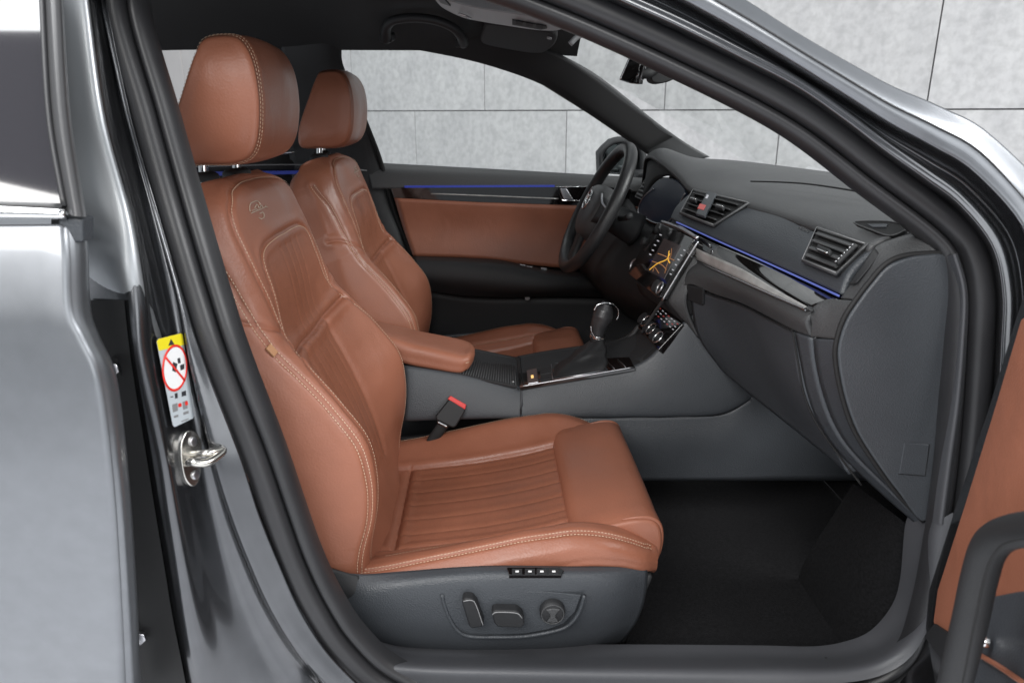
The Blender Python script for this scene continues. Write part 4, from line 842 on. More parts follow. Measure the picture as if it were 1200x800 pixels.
# vents: dark box, frame, slats
fas_t = bvh(fas)
def vent(corners, y_pts, slat_n, div=None, wheel=None):
    TL, TR, BR, BL = [(HIT(fas_t, a, b) if HIT(fas_t, a, b) is not None and y < .4 else W(a, b, y)) for (a, b), y in zip(corners, y_pts)]
    n = np.cross(TR-TL, BL-TL); n /= np.linalg.norm(n)
    if np.dot(n, CAM-TL) < 0: n = -n
    TL, TR, BR, BL = [p+n*.007 for p in (TL, TR, BR, BL)]
    v = rplate('air_vent', [TL, TR, BR, BL], .010, .03, M['black'], db, .0015)
    tube('vent_frame', cr([TL*.97+BR*.03+n*.001, TL*.5+TR*.5+n*.001, TR*.97+BL*.03+n*.001, TR*.5+BR*.5+n*.001, BR*.97+TL*.03+n*.001, BR*.5+BL*.5+n*.001, BL*.97+TR*.03+n*.001, BL*.5+TL*.5+n*.001], 60, True) if False else [TL, TR, BR, BL], .0032, M['soft'], v, 10, closed=True, smoothpath=False)
    tube('vent_bright_edge', [TL+n*.003, TR+n*.003], .0008, M['grey'], v, 6, smoothpath=False)
    tube('vent_bright_edge', [TL+n*.003, BL+n*.003], .0008, M['grey'], v, 6, smoothpath=False)
    tube('vent_bright_edge', [BL+n*.003, BR+n*.003], .0008, M['grey'], v, 6, smoothpath=False)
    dwn = (BL-TL); dwn_n = dwn/np.linalg.norm(dwn)
    for k in range(slat_n):
        t = (k+.75)/(slat_n+.5); a = TL*(1-t)+BL*t; b = TR*(1-t)+BR*t; a, b = a*.94+b*.06, a*.07+b*.93
        tilt = n*.0055-dwn_n*.0035; h = np.linalg.norm(dwn)/slat_n*.30
        obox('slat', (a+b)/2+n*.003, (b-a)/2, dwn_n*h*.75+n*h*.45, (n*.0012-dwn_n*.0012), M['soft'], v, .0010, 2)
    return v, TL, TR, BR, BL, n
v, TL, TR, BR, BL, n_ = vent([(962, 271), (1019, 291), (985, 325), (945, 309)], (-.43, -.625, -.625, -.44), 4)
m_ = TL*.18+TR*.22+BR*.30+BL*.30; obox('vent_tab', m_+n_*.010, (TR-TL)*.13, (BL-TL)*.07, n_*.004, M['dark'], v, .002); tube('tab_chrome', [m_-(TR-TL)*.12+n_*.014+(BL-TL)*.06, m_+(TR-TL)*.12+n_*.014+(BL-TL)*.06], .0013, M['chrome'], v, 6, 6)
tube('vent_wheel', [TR*.85+BR*.15-(TR-TL)*.05+n_*.007, TR*.2+BR*.8-(TR-TL)*.05+n_*.007], .0042, M['dark'], v, 10, 10)
for t in np.linspace(.2, .78, 7): disc('wheel_knurl', TR*(1-t)+BR*t-(TR-TL)*.05+n_*.0105, n_, .0016, .0012, M['satin'], v, 8, .0004)
v, TL, TR, BR, BL, n_ = vent([(814, 226), (878, 242), (838, 268), (799, 253)], (.13, -.11, -.10, .125), 4)
obox('vent_divider', (TL+TR+BR+BL)/4+n_*.008, (TR-TL)*.085, (BL-TL)*.47, n_*.003, M['panel'], v, .0015)
hz = TL*.16+TR*.16+BR*.34+BL*.34; plate('hazard_button', [hz+(TR-TL)*a+(BL-TL)*b+n_*.0125 for a, b in ((-.06, -.1), (.06, -.1), (.06, .1), (-.06, .1))], .003, M['redicon'], v, .0008)
for s_ in (-1, 1):
    m_ = (TL+TR+BR+BL)/4+(TR-TL)*.25*s_+n_*.010; obox('vent_tab', m_, (TR-TL)*.07, (BL-TL)*.07, n_*.004, M['dark'], v, .0015); tube('tab_chrome', [m_-(TR-TL)*.06+n_*.004, m_+(TR-TL)*.06+n_*.004], .0013, M['chrome'], v, 6, 6)
for q in (-.05, .0, .05): plate('button_mark', [hz-(BL-TL)*(.42+q)+(TR-TL)*a+(BL-TL)*b+n_*.0122 for a, b in ((-.02, -.02), (.02, -.02), (.02, .02), (-.02, .02))], .0006, M['icon'], v)
# far-left vent beside the cluster
v, TL, TR, BR, BL, n_ = vent([(761, 209), (774, 211), (755, 236), (747, 232)], (.64, .56, .56, .63), 5)
# embossed lettering
fpl = HPL(fas_t, ((932, 264), (955, 272), (938, 285)), .0008); o_ = PW(943, 268.5, fpl, .0); text_obj('airbag_lettering', 'AIRBAG', o_, PW(960, 275, fpl)-PW(930, 262.5, fpl), PW(947, 258, fpl)-PW(938, 280, fpl), .0125, mk('embossed', (.075, .077, .082), .35), db)
# gloss trim with brushed inlay under the strip
t_lo = [W(947, 363, -.625), W(905, 345, -.49), W(867, 328, -.34), W(840, 316, -.22), W(818, 306, -.11)]
t_hi = [W(984, 350, -.648), W(930, 325, -.49), W(880, 303, -.33), W(838, 285, -.17), W(806, 271, -.06)]
gt = loft('gloss_trim', [t_hi, [a*.5+b*.5+np.array((-.005, 0, 0)) for a, b in zip(t_hi, t_lo)], t_lo], M['gloss'], db, 50, 14, .01)
in_hi = [a*.52+b*.48+np.array((-.0065, 0, .0)) for a, b in zip(t_hi, t_lo)]; in_lo = [a*.06+b*.94+np.array((-.003, 0, 0)) for a, b in zip(t_hi, t_lo)]
in_hi[0] = in_lo[0]*.8+in_hi[0]*.2; in_hi[1] = in_lo[1]*.45+in_hi[1]*.55
loft('brushed_inlay', [in_hi[:], in_lo[:]], M['brushed'], gt, 40, 4, .001)
tube('bright_edge', [p+np.array((-.003, 0, 0)) for p in t_lo], .0017, M['satin'], gt, 8, 40)
# lower pad under the trim
g_top = [W(928, 386, -.575), W(900, 371, -.46), W(868, 355, -.34), W(835, 344, -.22), W(805, 333, -.13)]
pd_l = [W(792, 343, -.10)]
pt_ = [W(951, 365, -.632)]+t_lo+[W(812, 299, -.07)]; pb_ = [W(950, 394, -.628)]+g_top+[W(783, 352, -.07)]
lp_ = loft('lower_pad', [pt_, [a*.5+b*.5+np.array((-.008, 0, .002)) for a, b in zip(pt_, pb_)], pb_], M['soft'], db, 60, 16, .01)
# end piece beside the trim and below the vent (faces the door opening)
endp = loft('end_band', [WL([(1081, 270, -.665), (1049, 279, -.66), (1026, 289, -.655), (1010, 312, -.655), (996, 334, -.657), (985, 349, -.658)]), WL([(1100, 283, -.685), (1062, 290, -.682), (1038, 302, -.68), (1020, 322, -.68), (1005, 340, -.68), (997, 350, -.68)]), WL([(1110, 297, -.695), (1066, 301, -.695), (1042, 311, -.695), (1024, 331, -.695), (1012, 345, -.695), (1006, 353, -.695)])], M['soft'], db, 50, 18, .008)
loft('vent_side_insert', [WL([(1025, 290, -.659), (1030, 297, -.667)]), WL([(1013, 308, -.662), (1019, 313, -.672)]), WL([(995, 333, -.664), (1003, 331, -.675)])], M['dark'], endp, 12, 14, .002)
endl = loft('corner_piece', [WL([(948, 366, -.628), (956, 357, -.634), (970, 351, -.645), (1003, 352, -.692)]), WL([(951, 378, -.632), (958, 368, -.642), (975, 361, -.66), (997, 364, -.694)]), WL([(950, 395, -.628), (957, 395, -.642), (968, 396, -.665), (982, 397, -.694)])], M['soft'], db, 30, 16, .008)
# glovebox lid with latch, and the columns beside it
g_bot = [W(995, 556, -.625), W(950, 519, -.50), W(905, 483, -.36), W(870, 455, -.23), W(846, 434, -.13)]
g_topL = [W(930, 389, -.58), W(902, 375, -.46), W(870, 359, -.34), W(838, 348, -.22), W(808, 338, -.13)]
g_mid = [W(943, 462, -.595), W(914, 437, -.475), W(884, 412, -.345), W(852, 394, -.225), W(818, 392, -.13)]
gb = loft('glovebox_lid', [g_topL, g_mid, g_bot], M['panel'], db, 50, 26, .012)
loft('lid_side', [[g_topL[4], g_mid[4], g_bot[4]], [p+np.array((.16, .012, 0)) for p in (g_topL[4], g_mid[4], g_bot[4])]], M['dark'], gb, 20, 4, .004)
pl_l = plane3(g_topL[4], g_topL[3], g_mid[4]); plate('latch', PWL([(804, 334), (824, 338), (823, 358), (805, 352)], pl_l, .004), .008, M['dark'], gb, .003)
tube('lid_gap', [p+np.array((-.001, 0, 0)) for p in [g_topL[0], W(936, 425, -.588), g_mid[0], W(958, 497, -.605), W(985, 535, -.62), W(1010, 568, -.632)]], .0016, M['black'], gb, 6, 50)
tube('lid_gap', [p+np.array((-.002, 0, .002)) for p in g_topL], .0014, M['black'], gb, 6, 40)
c1 = loft('column_strip', [WL([(931, 389, -.582), (938, 425, -.590), (946, 462, -.597), (960, 497, -.607), (987, 535, -.622), (1040, 585, -.65), (1086, 624, -.685)]), WL([(950, 396, -.63), (953, 425, -.632), (961, 460, -.637), (975, 497, -.645), (998, 531, -.655), (1050, 582, -.675), (1087, 616, -.69)])], M['panel'], db, 50, 6, .008)
c2 = loft('column_strip', [WL([(953, 397, -.632), (956, 425, -.636), (964, 460, -.641), (978, 497, -.649), (1001, 531, -.659), (1052, 581, -.678), (1087, 614, -.692)]), WL([(981, 398, -.693), (981, 420, -.694), (988, 457, -.695), (1001, 498, -.696), (1021, 532, -.697), (1057, 580, -.698), (1087, 611, -.699)])], M['panel'], db, 50, 8, .008)
# big rounded end cap
ecp = (np.array((0, -.7015, .8)), np.array((0, -1.0, 0)))
ec_o = [(1108, 299), (1085, 299), (1066, 302), (1042, 312), (1022, 334), (1007, 354), (994, 374), (986, 395), (983, 418), (989, 457), (1002, 498), (1020, 530), (1053, 576), (1086, 611), (1099, 535), (1110, 468), (1119, 400), (1124, 345), (1121, 316)]
ec = plate('end_cap', cr(PWL(ec_o, ecp), 120, True), .02, M['panel'], db, .0035, seg=4)
tube('end_cap_gap', [p+np.array((0, .006, 0)) for p in PWL([(1112, 297), (1066, 300), (1041, 310), (1021, 332), (1005, 353), (992, 373), (984, 395), (981, 418), (987, 457), (1000, 499), (1019, 532), (1052, 578), (1085, 613)], ecp)], .0035, M['black'], ec, 8, 90)
pp = [(1060, 519), (1089, 521), (1084, 557), (1054, 555)]
plate('end_cap_cover', PWL(pp, ecp, .0018), .003, M['panel'], ec, .0008); tube('cover_gap', PWL(pp, ecp, .0004), .0010, M['black'], ec, 6, closed=True, smoothpath=False)
# speaker grille / demister slot on the end of the top pad
spl = plane3(W(1000, 262, -.55), W(1063, 267, -.64), W(1042, 276, -.63)); sp = plate('demister_slot', cr(PWL([(1001, 261), (1015, 259), (1045, 260), (1062, 266), (1058, 271), (1042, 276), (1020, 269)], spl, .006), 50, True), .006, M['black'], db, .001)
tube('slot_rim', PWL([(1001, 261), (1015, 259), (1045, 260), (1062, 266), (1058, 271), (1042, 276), (1020, 269)], spl, .0065), .0012, M['soft'], sp, 6, 50, True)
plate('slot_vane', PWL([(1015, 262), (1040, 262), (1038, 266), (1022, 266)], spl, .008), .003, M['panel'], sp, .001)
# instrument cluster under the hood
cpl = plane3(W(749, 246, .47), W(785, 258, .24), W(800, 227, .20))
cl = plate('instrument_cluster', cr(PWL([(770, 212), (758, 226), (750, 238), (748, 249), (757, 256), (767, 261), (778, 262), (786, 257), (795, 241), (803, 226), (795, 214), (782, 209)], cpl), 60, True), .02, M['cluster'], db, .001)
tube('cluster_frame', PWL([(766, 221), (756, 229), (750, 238), (748, 249), (757, 256), (767, 261), (778, 262), (786, 257), (795, 241), (803, 226)], cpl, .003), .0016, M['satin'], cl, 8, 60)
loft('cluster_cowl', [[p+np.array((.006, 0, -.014)) for p in front[6:12]], PWL([(806, 228), (800, 215), (788, 207), (776, 207), (764, 216), (752, 236)], cpl, -.004)], M['black'], cl, 30, 6, .004)
cbot = WL([(803, 229, .19), (786, 260, .24), (767, 263, .36), (748, 251, .47), (742, 240, .62), (735, 232, .70)])
kn1 = WL([(792, 290, .12), (765, 290, .20), (740, 290, .34), (722, 285, .46), (708, 280, .60), (700, 272, .70)])
kn2 = WL([(778, 352, .08), (745, 345, .20), (720, 335, .34), (700, 330, .46), (690, 325, .60), (680, 320, .70)])
kn3 = WL([(775, 400, .14), (748, 395, .22), (730, 385, .34), (715, 380, .46), (705, 375, .60), (698, 370, .70)])
kn3 = [p+np.array((.10, 0, 0)) for p in kn3]
kn = loft('knee_panel', [cbot, kn1, kn2, kn3], M['dark'], db, 50, 24, .01)
sb_ = W(748, 313, .175); sb = disc('start_button', sb_, (-.85, -.3, .3), .018, .012, M['dark'], db, 28, .003); tube('button_ring', [sb_+np.array((-.0110, -.004, .004))+.0165*(math.cos(t)*np.array((-.33, .94, 0))+math.sin(t)*np.array((.3, .1, .95))) for t in np.linspace(0, 2*math.pi, 24, endpoint=False)], .0026, M['satin'], sb, 8, 60, True)
# touchscreen
spn = plane3(W(778, 262, .11), W(817, 281, -.11), W(775, 351, -.11))
S_ = lambda x, y, l=0.0: PW(x, y, spn, l)
ts = rplate('touchscreen', [S_(775, 262), S_(818, 282), S_(776, 352), S_(739, 322)], .008, .02, M['gloss'], db, .002, .010)
plate('display', [S_(778, 279, .0106), S_(798, 288, .0106), S_(778, 327, .0106), S_(758, 317, .0106)], .0012, M['screen'], ts)
tube('screen_trim', [S_(776, 260, .011), S_(798, 268, .011), S_(817, 279, .011)], [.004, .0055, .004], M['satin'], ts, 10, 20)
tube('screen_trim', [S_(818, 283, .011), S_(797, 317, .011), S_(776, 352, .011)], .0022, M['satin'], ts, 8, 20)
for q, m in (([(761, 316), (770, 309), (781, 304), (785, 297)], 'route'), ([(787, 291), (786, 300), (781, 312), (779, 320)], 'road'), ([(764, 306), (775, 310), (781, 316)], 'road'), ([(771, 297), (779, 300), (790, 305)], 'road'), ([(784, 294), (783, 304), (785, 308)], 'route'), ([(765, 318), (767, 313), (772, 320)], 'road')):
    tube('map_road', [S_(a, b, .0112) for a, b in q], .0010 if m == 'road' else .0014, M[m], ts, 6, 24, flat=.4, up=spn[1])
for i, (a, b) in enumerate([(774, 275), (771, 282), (767.5, 287), (765, 293), (762, 298)]+[(802, 293), (798.5, 299), (795, 304), (792, 310), (788.5, 316), (786, 321)]):
    plate('screen_key', [S_(a-1.1, b-.9, .0108), S_(a+1.1, b-.1, .0108), S_(a+.9, b+1.2, .0108), S_(a-1.2, b+.4, .0108)], .0004, M['icon'], ts)
kb = disc('screen_knob', S_(773, 337, .010), spn[1], .014, .014, M['dark'], ts, 24, .003); tube('knob_ring', [S_(773, 337, .022)+.0125*(math.cos(t)*np.cross(spn[1], (0, 1, 0))+math.sin(t)*np.array((0, 1., 0))) for t in np.linspace(0, 6.283, 20, endpoint=False)], .0018, M['satin'], ts, 6, 40, True)
kb = disc('screen_knob', S_(757, 284, .004), spn[1], .010, .012, M['dark'], ts, 24, .003)

# ------------------------------------------------------------------ steering wheel
swc = W(698, 245, .37); swn = np.array((-math.cos(math.radians(27)), -.02, math.sin(math.radians(27)))); swn /= np.linalg.norm(swn)
sw = thing('steering_wheel', 'black leather steering wheel seen almost edge on before the driver seat', 'steering wheel', tuple(swc))
ua = np.array((0, 1., 0)); ua -= swn*np.dot(ua, swn); ua /= np.linalg.norm(ua); va = np.cross(swn, ua); va = va if va[2] > 0 else -va
RW = .178
wp_ = lambda a, b, c=0.0: swc+ua*a+va*b+swn*c
tube('rim', [wp_(RW*math.cos(t), RW*math.sin(t)*(1 if math.sin(t) > -.8 else .97)) for t in np.linspace(0, 2*math.pi, 40, endpoint=False)], .0170, mk('wheel_leather', (.020, .020, .021), .38, bump=('v', 600, .3, .0008)), sw, 20, 120, True)
hubo = cr([wp_(a, b, .0) for a, b in ((-.075, .055), (0, .066), (.075, .055), (.092, .0), (.07, -.06), (0, -.085), (-.07, -.06), (-.092, 0))], 60, True)
hub = loft('airbag_cover', [np.vstack((hubo, hubo[:1]))-swn*.03, np.vstack((hubo, hubo[:1])), np.vstack((hubo, hubo[:1]))*.85+swc*.15+swn*.022, np.vstack((hubo, hubo[:1]))*.4+swc*.6+swn*.03, np.vstack((hubo, hubo[:1]))*.02+swc*.98+swn*.032], M['soft'], sw, 61, 26)
for a0, a1 in ((-.16, -.07), (.16, .07)): loft('spoke', [[wp_(a0, .022, .002), wp_((a0+a1)/2, .03, .010), wp_(a1, .045, .015)], [wp_(a0, -.014, .002), wp_((a0+a1)/2, -.02, .010), wp_(a1, -.035, .015)]], M['dark'], sw, 14, 6, .02)
loft('spoke', [[wp_(-.03, -.06, .012), wp_(-.024, -.11, .006), wp_(-.03, -.166, .0)], [wp_(.03, -.06, .012), wp_(.024, -.11, .006), wp_(.03, -.166, .0)]], M['dark'], sw, 14, 6, .015)
for s_ in (-1, 1): tube('spoke_trim', [wp_(s_*.150, .02, .008), wp_(s_*.11, .027, .016), wp_(s_*.075, .045, .020)], .0028, M['satin'], sw, 8, 20)
tube('emblem_ring', [wp_(.026*math.cos(t), .012+.026*math.sin(t), .0325) for t in np.linspace(0, 6.283, 24, endpoint=False)], .0024, M['chrome'], sw, 8, 60, True)
for q in ([(-.016, .000), (-.006, .012), (-.012, .026)], [(-.004, .002), (.006, .012), (.000, .026)], [(.006, .004), (.015, .014), (.010, .026)]): tube('emblem_feather', [wp_(a, b, .034) for a, b in q], .0020, M['chrome'], sw, 6, 16)
tube('column', [wp_(0, 0, -.02), wp_(0, 0, -.13)], [.034, .046], M['dark'], sw, 20, 10)
tube('stalk', [wp_(-.05, .01, -.06), wp_(-.12, .02, -.055), wp_(-.165, .03, -.05)], [.008, .007, .009], M['dark'], sw, 10, 16)
tube('shift_paddle', [wp_(-.10, .06, -.025), wp_(-.115, .02, -.025), wp_(-.10, -.03, -.025)], .006, M['satin'], sw, 8, 16, flat=.4)

# ------------------------------------------------------------------ centre console
cc = thing('centre_console', 'black centre console between the seats with tan armrest, gear lever and climate panel', 'console', (.1, 0, .235))
n_t = WL([(470, 430, -.10), (540, 441, -.10), (606, 454, -.10), (612, 453, -.10), (650, 446, -.10), (712, 437, -.10), (742, 431, -.10), (761, 421, -.10), (778, 405, -.10), (797, 386, -.10), (806, 378, -.10)])
n_px = [(470, 430), (540, 441), (606, 454), (612, 453), (650, 446), (712, 437), (742, 431), (761, 421), (778, 405), (797, 386), (806, 378), (818, 366)]
n_lp = [(470, 492), (540, 490), (606, 489), (612, 489), (650, 488), (712, 488), (742, 487), (766, 487), (792, 486), (820, 485), (850, 481), (884, 463)]
n_s = [W(a, b, -.10) for a, b in n_px]; n_m = [W(a*.5+c*.5, b*.5+d*.5, -.121) for (a, b), (c, d) in zip(n_px, n_lp)]; n_l = [W(a, b, -.133) for a, b in n_lp]
side = loft('side_panel', [[p+np.array((0, .012, .0)) for p in n_s], n_s, n_m, n_l, [p+np.array((0, .02, -.004)) for p in n_l]], M['panel'], cc, 80, 30, .004)
# forward part that runs under the dash to the toe board
fw0 = WL([(640, 489, -.126), (800, 486, -.126), (850, 482, -.126), (876, 468, -.13), (900, 462, -.134), (1060, 470, -.14)]); fw1 = WL([(640, 520, -.137), (800, 520, -.14), (845, 520, -.142), (880, 518, -.142), (930, 516, -.142), (1060, 516, -.142)]); fw2 = WL([(640, 564, -.13), (765, 563, -.135), (845, 563, -.138), (880, 563, -.14), (930, 563, -.14), (1060, 563, -.14)])
fwd = loft('forward_side_panel', [fw0, fw1, fw2], M['panel'], cc, 50, 16, .008)
tube('panel_joint', WL([(607, 455, -.1015), (609, 470, -.113), (614, 490, -.121)]), .0014, M['black'], cc, 6, 16)
ctop = loft('console_top', [n_t[:9], [p+np.array((0, .012, .002)) for p in n_t[:9]], [p+np.array((0, .10, -.006)) for p in n_t[:9]], [p+np.array((0, .19, .002)) for p in n_t[:9]], [p+np.array((0, .20, -.0)) for p in n_t[:9]]], M['dark'], cc, 60, 24, .01)
loft('far_side_panel', [[p+np.array((0, .20, 0)) for p in n_t], [p+np.array((0, .23, -.2)) for p in n_t]], M['dark'], cc, 30, 6, .01)
# ribbed roller cover
rp = plane3(W(540, 441, -.095), W(605, 452, -.095), W(604, 428, .075)); roller = plate('roller_cover', PWL([(505, 432), (606, 452), (604, 428), (520, 411)], rp, .004), .006, M['dark'], cc, .001)
r0, r1_ = PW(505, 432, rp, .0045), PW(606, 452, rp, .0045); q0, q1 = PW(520, 411, rp, .0045), PW(604, 428, rp, .0045)
for k in range(34):
    t = (k+.5)/34; a = r0*(1-t)+r1_*t; b = q0*(1-t)+q1*t; tube('rib', [a*.96+b*.04, a*.04+b*.96], .0013, M['soft'], roller, 6, 2, smoothpath=False)
disc('roller_pin', PW(601, 448, rp, .004), rp[1], .003, .003, M['satin'], roller, 12, .0005)
# armrest
def arm_row(zt, dxf):
    return zt
ar_top_near = WL([(400, 378, -.085), (440, 393, -.085), (472, 405, -.085), (510, 414, -.085), (540, 421, -.083), (549, 420, -.075)])
ar_top_far = WL([(400, 366, .07), (444, 377, .07), (490, 388, .07), (530, 396, .07), (546, 400, .065), (552, 403, .055)])
ar_bot_near = WL([(400, 405, -.083), (440, 416, -.083), (478, 427, -.083), (510, 433, -.083), (537, 437, -.081), (547, 433, -.073)])
ar_mid = [a*.5+b*.5+np.array((0, 0, .006)) for a, b in zip(ar_top_near, ar_top_far)]
ar_bot_far = [np.array((a[0], b[1], a[2])) for a, b in zip(ar_bot_near, ar_top_far)]
arm_rows = [[(p+q)/2+np.array((0, 0, -.002)) for p, q in zip(ar_bot_near, ar_bot_far)], ar_bot_near, [a*.5+b*.5+np.array((0, -.005, 0)) for a, b in zip(ar_bot_near, ar_top_near)], ar_top_near, [p+np.array((0, .018, .007)) for p in ar_top_near], ar_mid, [p+np.array((0, -.018, .005)) for p in ar_top_far], ar_top_far, [a*.5+b*.5+np.array((0, .005, 0)) for a, b in zip(ar_bot_far, ar_top_far)], ar_bot_far]
arm = loft('armrest', arm_rows, M['leather'], cc, 50, 60)
cap = [np.array(cr([r[-1] for r in arm_rows], 40)), ]; ce = cap[0].mean(0)+np.array((.004, 0, 0)); capV = np.array([cap[0], cap[0]*.9+ce*.1+np.array((.004, 0, 0)), cap[0]*.5+ce*.5+np.array((.009, 0, 0)), cap[0]*.02+ce*.98+np.array((.010, 0, 0))])
loft('armrest_front', list(capV), M['leather'], arm, raw=True, nv=14)
AS = Surf(np.array([cr(r, 60) for r in arm_rows])); 
tube('armrest_seam', [p+np.array((0, -.0015, -.008)) for p in ar_top_near], .0012, M['thread'], arm, 6, 50)
obox('armrest_base', (-.16, 0, .535), (.10, 0, -.01), (0, .075, 0), (0, 0, .04), M['dark'], cc, .01)
# gear lever surround, buttons, boot, knob
gp = plane3(W(611, 452, -.092), W(742, 430, -.092), W(646, 424, .075)); Gp = lambda a, b, l=.004: PW(a, b, gp, l)
sur = plate('gear_surround', [Gp(609, 453), Gp(712, 435.5), Gp(744, 430), Gp(738, 418), Gp(700, 420), Gp(646, 424.5), Gp(607, 431)], .008, M['gloss'], cc, .001)
tube('surround_trim', [Gp(609, 453, .005), Gp(712, 435.5, .005), Gp(744, 430, .005)], .0016, M['satin'], sur, 6, 20)
tube('surround_trim', [Gp(607, 431, .005), Gp(646, 424.5, .005), Gp(700, 420, .005)], .0014, M['satin'], sur, 6, 20)
plate('parking_brake_button', [Gp(617, 433.5, .007), Gp(629, 431, .007), Gp(631, 447, .007), Gp(618.5, 449, .007)], .005, M['satin'], sur, .0015); plate('button_light', [Gp(622, 439.5, .0078), Gp(625, 439, .0078), Gp(625.4, 442, .0078), Gp(622.4, 442.5, .0078)], .0008, emit('amber', (1, .6, .2), 1.0), sur)
for q in ([(632, 431), (646, 429), (647, 436), (633, 438.5)], [(633, 439.5), (647, 437), (648, 443), (634, 446)]): plate('console_button', [Gp(a, b, .006) for a, b in q], .004, M['dark'], sur, .001)
tube('boot_frame', [Gp(648, 445, .006), Gp(646, 427, .006), Gp(702, 421, .006), Gp(712, 434, .006)], .0022, M['satin'], sur, 8, closed=True, smoothpath=False)
for (a, b), (c, d) in (((712, 424), (720, 432)), ((724, 421), (733, 430))): tube('tray_trim', [Gp(a, b, .006), Gp(c, d, .006)], .0013, M['satin'], sur, 6, 4)
bb = [Gp(651, 442, .004), Gp(649, 433, .004), Gp(652, 428, .004), Gp(676, 425, .004), Gp(699, 423, .004), Gp(709, 428, .004), Gp(708, 433, .004), Gp(680, 438, .004)]
bt_c = W(700, 397, .0); th_ = [bt_c+np.array((.016*math.cos(t), .017*math.sin(t), .006*math.cos(t))) for t in np.linspace(math.pi*1.1, math.pi*1.1-2*math.pi, 9)[:-1]]
B0 = cr(bb, 72, True); T0 = cr(th_, 72, True)
T0 = np.roll(T0, -int(np.argmin([np.linalg.norm(B0-B0.mean(0)-(np.roll(T0, -k, 0)-T0.mean(0))*3) for k in range(72)])), 0)
rows = []
for t in np.linspace(0, 1, 26):
    k = t**.75; R = B0*(1-k)+T0*k; cR = R.mean(0); wob = 1+.07*math.sin(t*15)*(1-t)+np.array([.09*math.sin(3*2*math.pi*i/72+t*4)*math.sin(math.pi*t) for i in range(72)])
    R = cR+(R-cR)*wob[:, None]; rows.append(np.vstack((R, R[:1])))
bm_ = np.array(rows); V = bm_.reshape(-1, 3); mesh('gear_boot', V, facing_flip(V, grid_faces(26, 73), V.mean(0)), mk('boot_leather', (.014, .014, .015), .5, bump=('n', 60, .5, .002)), cc)
kx = [(bt_c+np.array((-.001, 0, -.006)), .0140), (W(700, 392, 0), .0165), (W(702, 382, 0), .0185), (W(705.5, 373, 0), .0215), (W(708.5, 364, 0), .0235), (W(710.5, 358.5, 0), .0205), (W(712, 356, 0), .012)]
knob = tube('gear_knob', [k[0] for k in kx], [k[1] for k in kx], mk('knob_leather', (.03, .03, .032), .32, bump=('v', 500, .3, .0008)), cc, 28, 50)
tube('knob_collar', [W(699.5, 396, 0), W(700.2, 392.5, 0)], [.0172, .0178], M['chrome'], knob, 28, 6)
kcv = W(709, 360, 0)
tube('knob_cap_trim', [W(696, 364, -.012), W(700, 357.5, -.013), W(709, 355.0, -.013), W(718, 356.5, -.011), W(724, 362, -.008), W(724.5, 370, -.006), W(722, 375, -.006)], .0015, M['chrome'], knob, 8, 40)
tube('knob_collar_arm', [W(692.5, 382, -.016), W(693.5, 389, -.017), W(699, 396, -.019), W(708, 397.5, -.015)], .0015, M['chrome'], knob, 8, 30)
# climate panel at the foot of the centre stack
clp = plane3(W(771, 356, .08), W(799, 379, -.085), W(769, 409, -.085)); Cl = lambda a, b, l=.006: PW(a, b, clp, l)
cp = plate('climate_panel', [Cl(771, 355), Cl(800, 379), Cl(771, 410), Cl(747, 383)], .02, M['gloss'], cc, .002)
for a, b in ((757, 376), (763, 385), (771, 395)):
    kk = disc('climate_knob', Cl(a, b), clp[1], .0155, .015, M['dark'], cp, 24, .002); e1 = np.cross(clp[1], (0, 0, 1.)); e1 /= np.linalg.norm(e1); e2 = np.cross(clp[1], e1)
    tube('knob_ring', [Cl(a, b, .020)+.0145*(math.cos(t)*e1+math.sin(t)*e2) for t in np.linspace(0, 6.283, 20, endpoint=False)], .0020, M['chrome'], cp, 6, 40, True)
rng = np.random.RandomState(5)
for k in range(3):
    for j in range(7):
        a = 773+j*3.4+k*(-2.6)+.4; b = 361+j*3.0+k*3.2
        plate('climate_key', [Cl(a-.9, b-.7, .0066), Cl(a+.9, b+.3, .0066), Cl(a+.6, b+1.1, .0066), Cl(a-1.0, b+.2, .0066)], .0006, M['redicon'] if (j+k) % 3 == 0 else M['icon'], cp)
tube('stack_edge', WL([(816, 285, -.112), (797, 318, -.112), (781, 346, -.112), (766, 368, -.03), (752, 390, .02)]), .004, M['soft'], cc, 8, 40)
stack = loft('stack_cheek', [WL([(812, 298, -.105), (797, 322, -.108), (783, 350, -.108), (792, 366, -.104), (806, 380, -.102)]), WL([(822, 310, -.12), (808, 335, -.128), (804, 352, -.128), (808, 372, -.122), (818, 396, -.118)])], M['soft'], cc, 30, 6, .006)
loft('stack_face', [WL([(778, 352, -.105), (790, 364, -.10), (800, 378, -.09)]), WL([(745, 330, .10), (752, 345, .10), (772, 356, .085)])], M['dark'], cc, 14, 6, .01)
loft('tray_floor', [WL([(742, 430, -.095), (764, 417, -.095), (775, 405, -.09)]), WL([(715, 415, .09), (735, 400, .09), (748, 385, .085)])], M['dark'], cc, 20, 8, .006)
tube('tray_edge', WL([(690, 421, .085), (720, 410, .09), (738, 396, .09), (749, 382, .085)]), .006, M['soft'], cc, 8, 30)

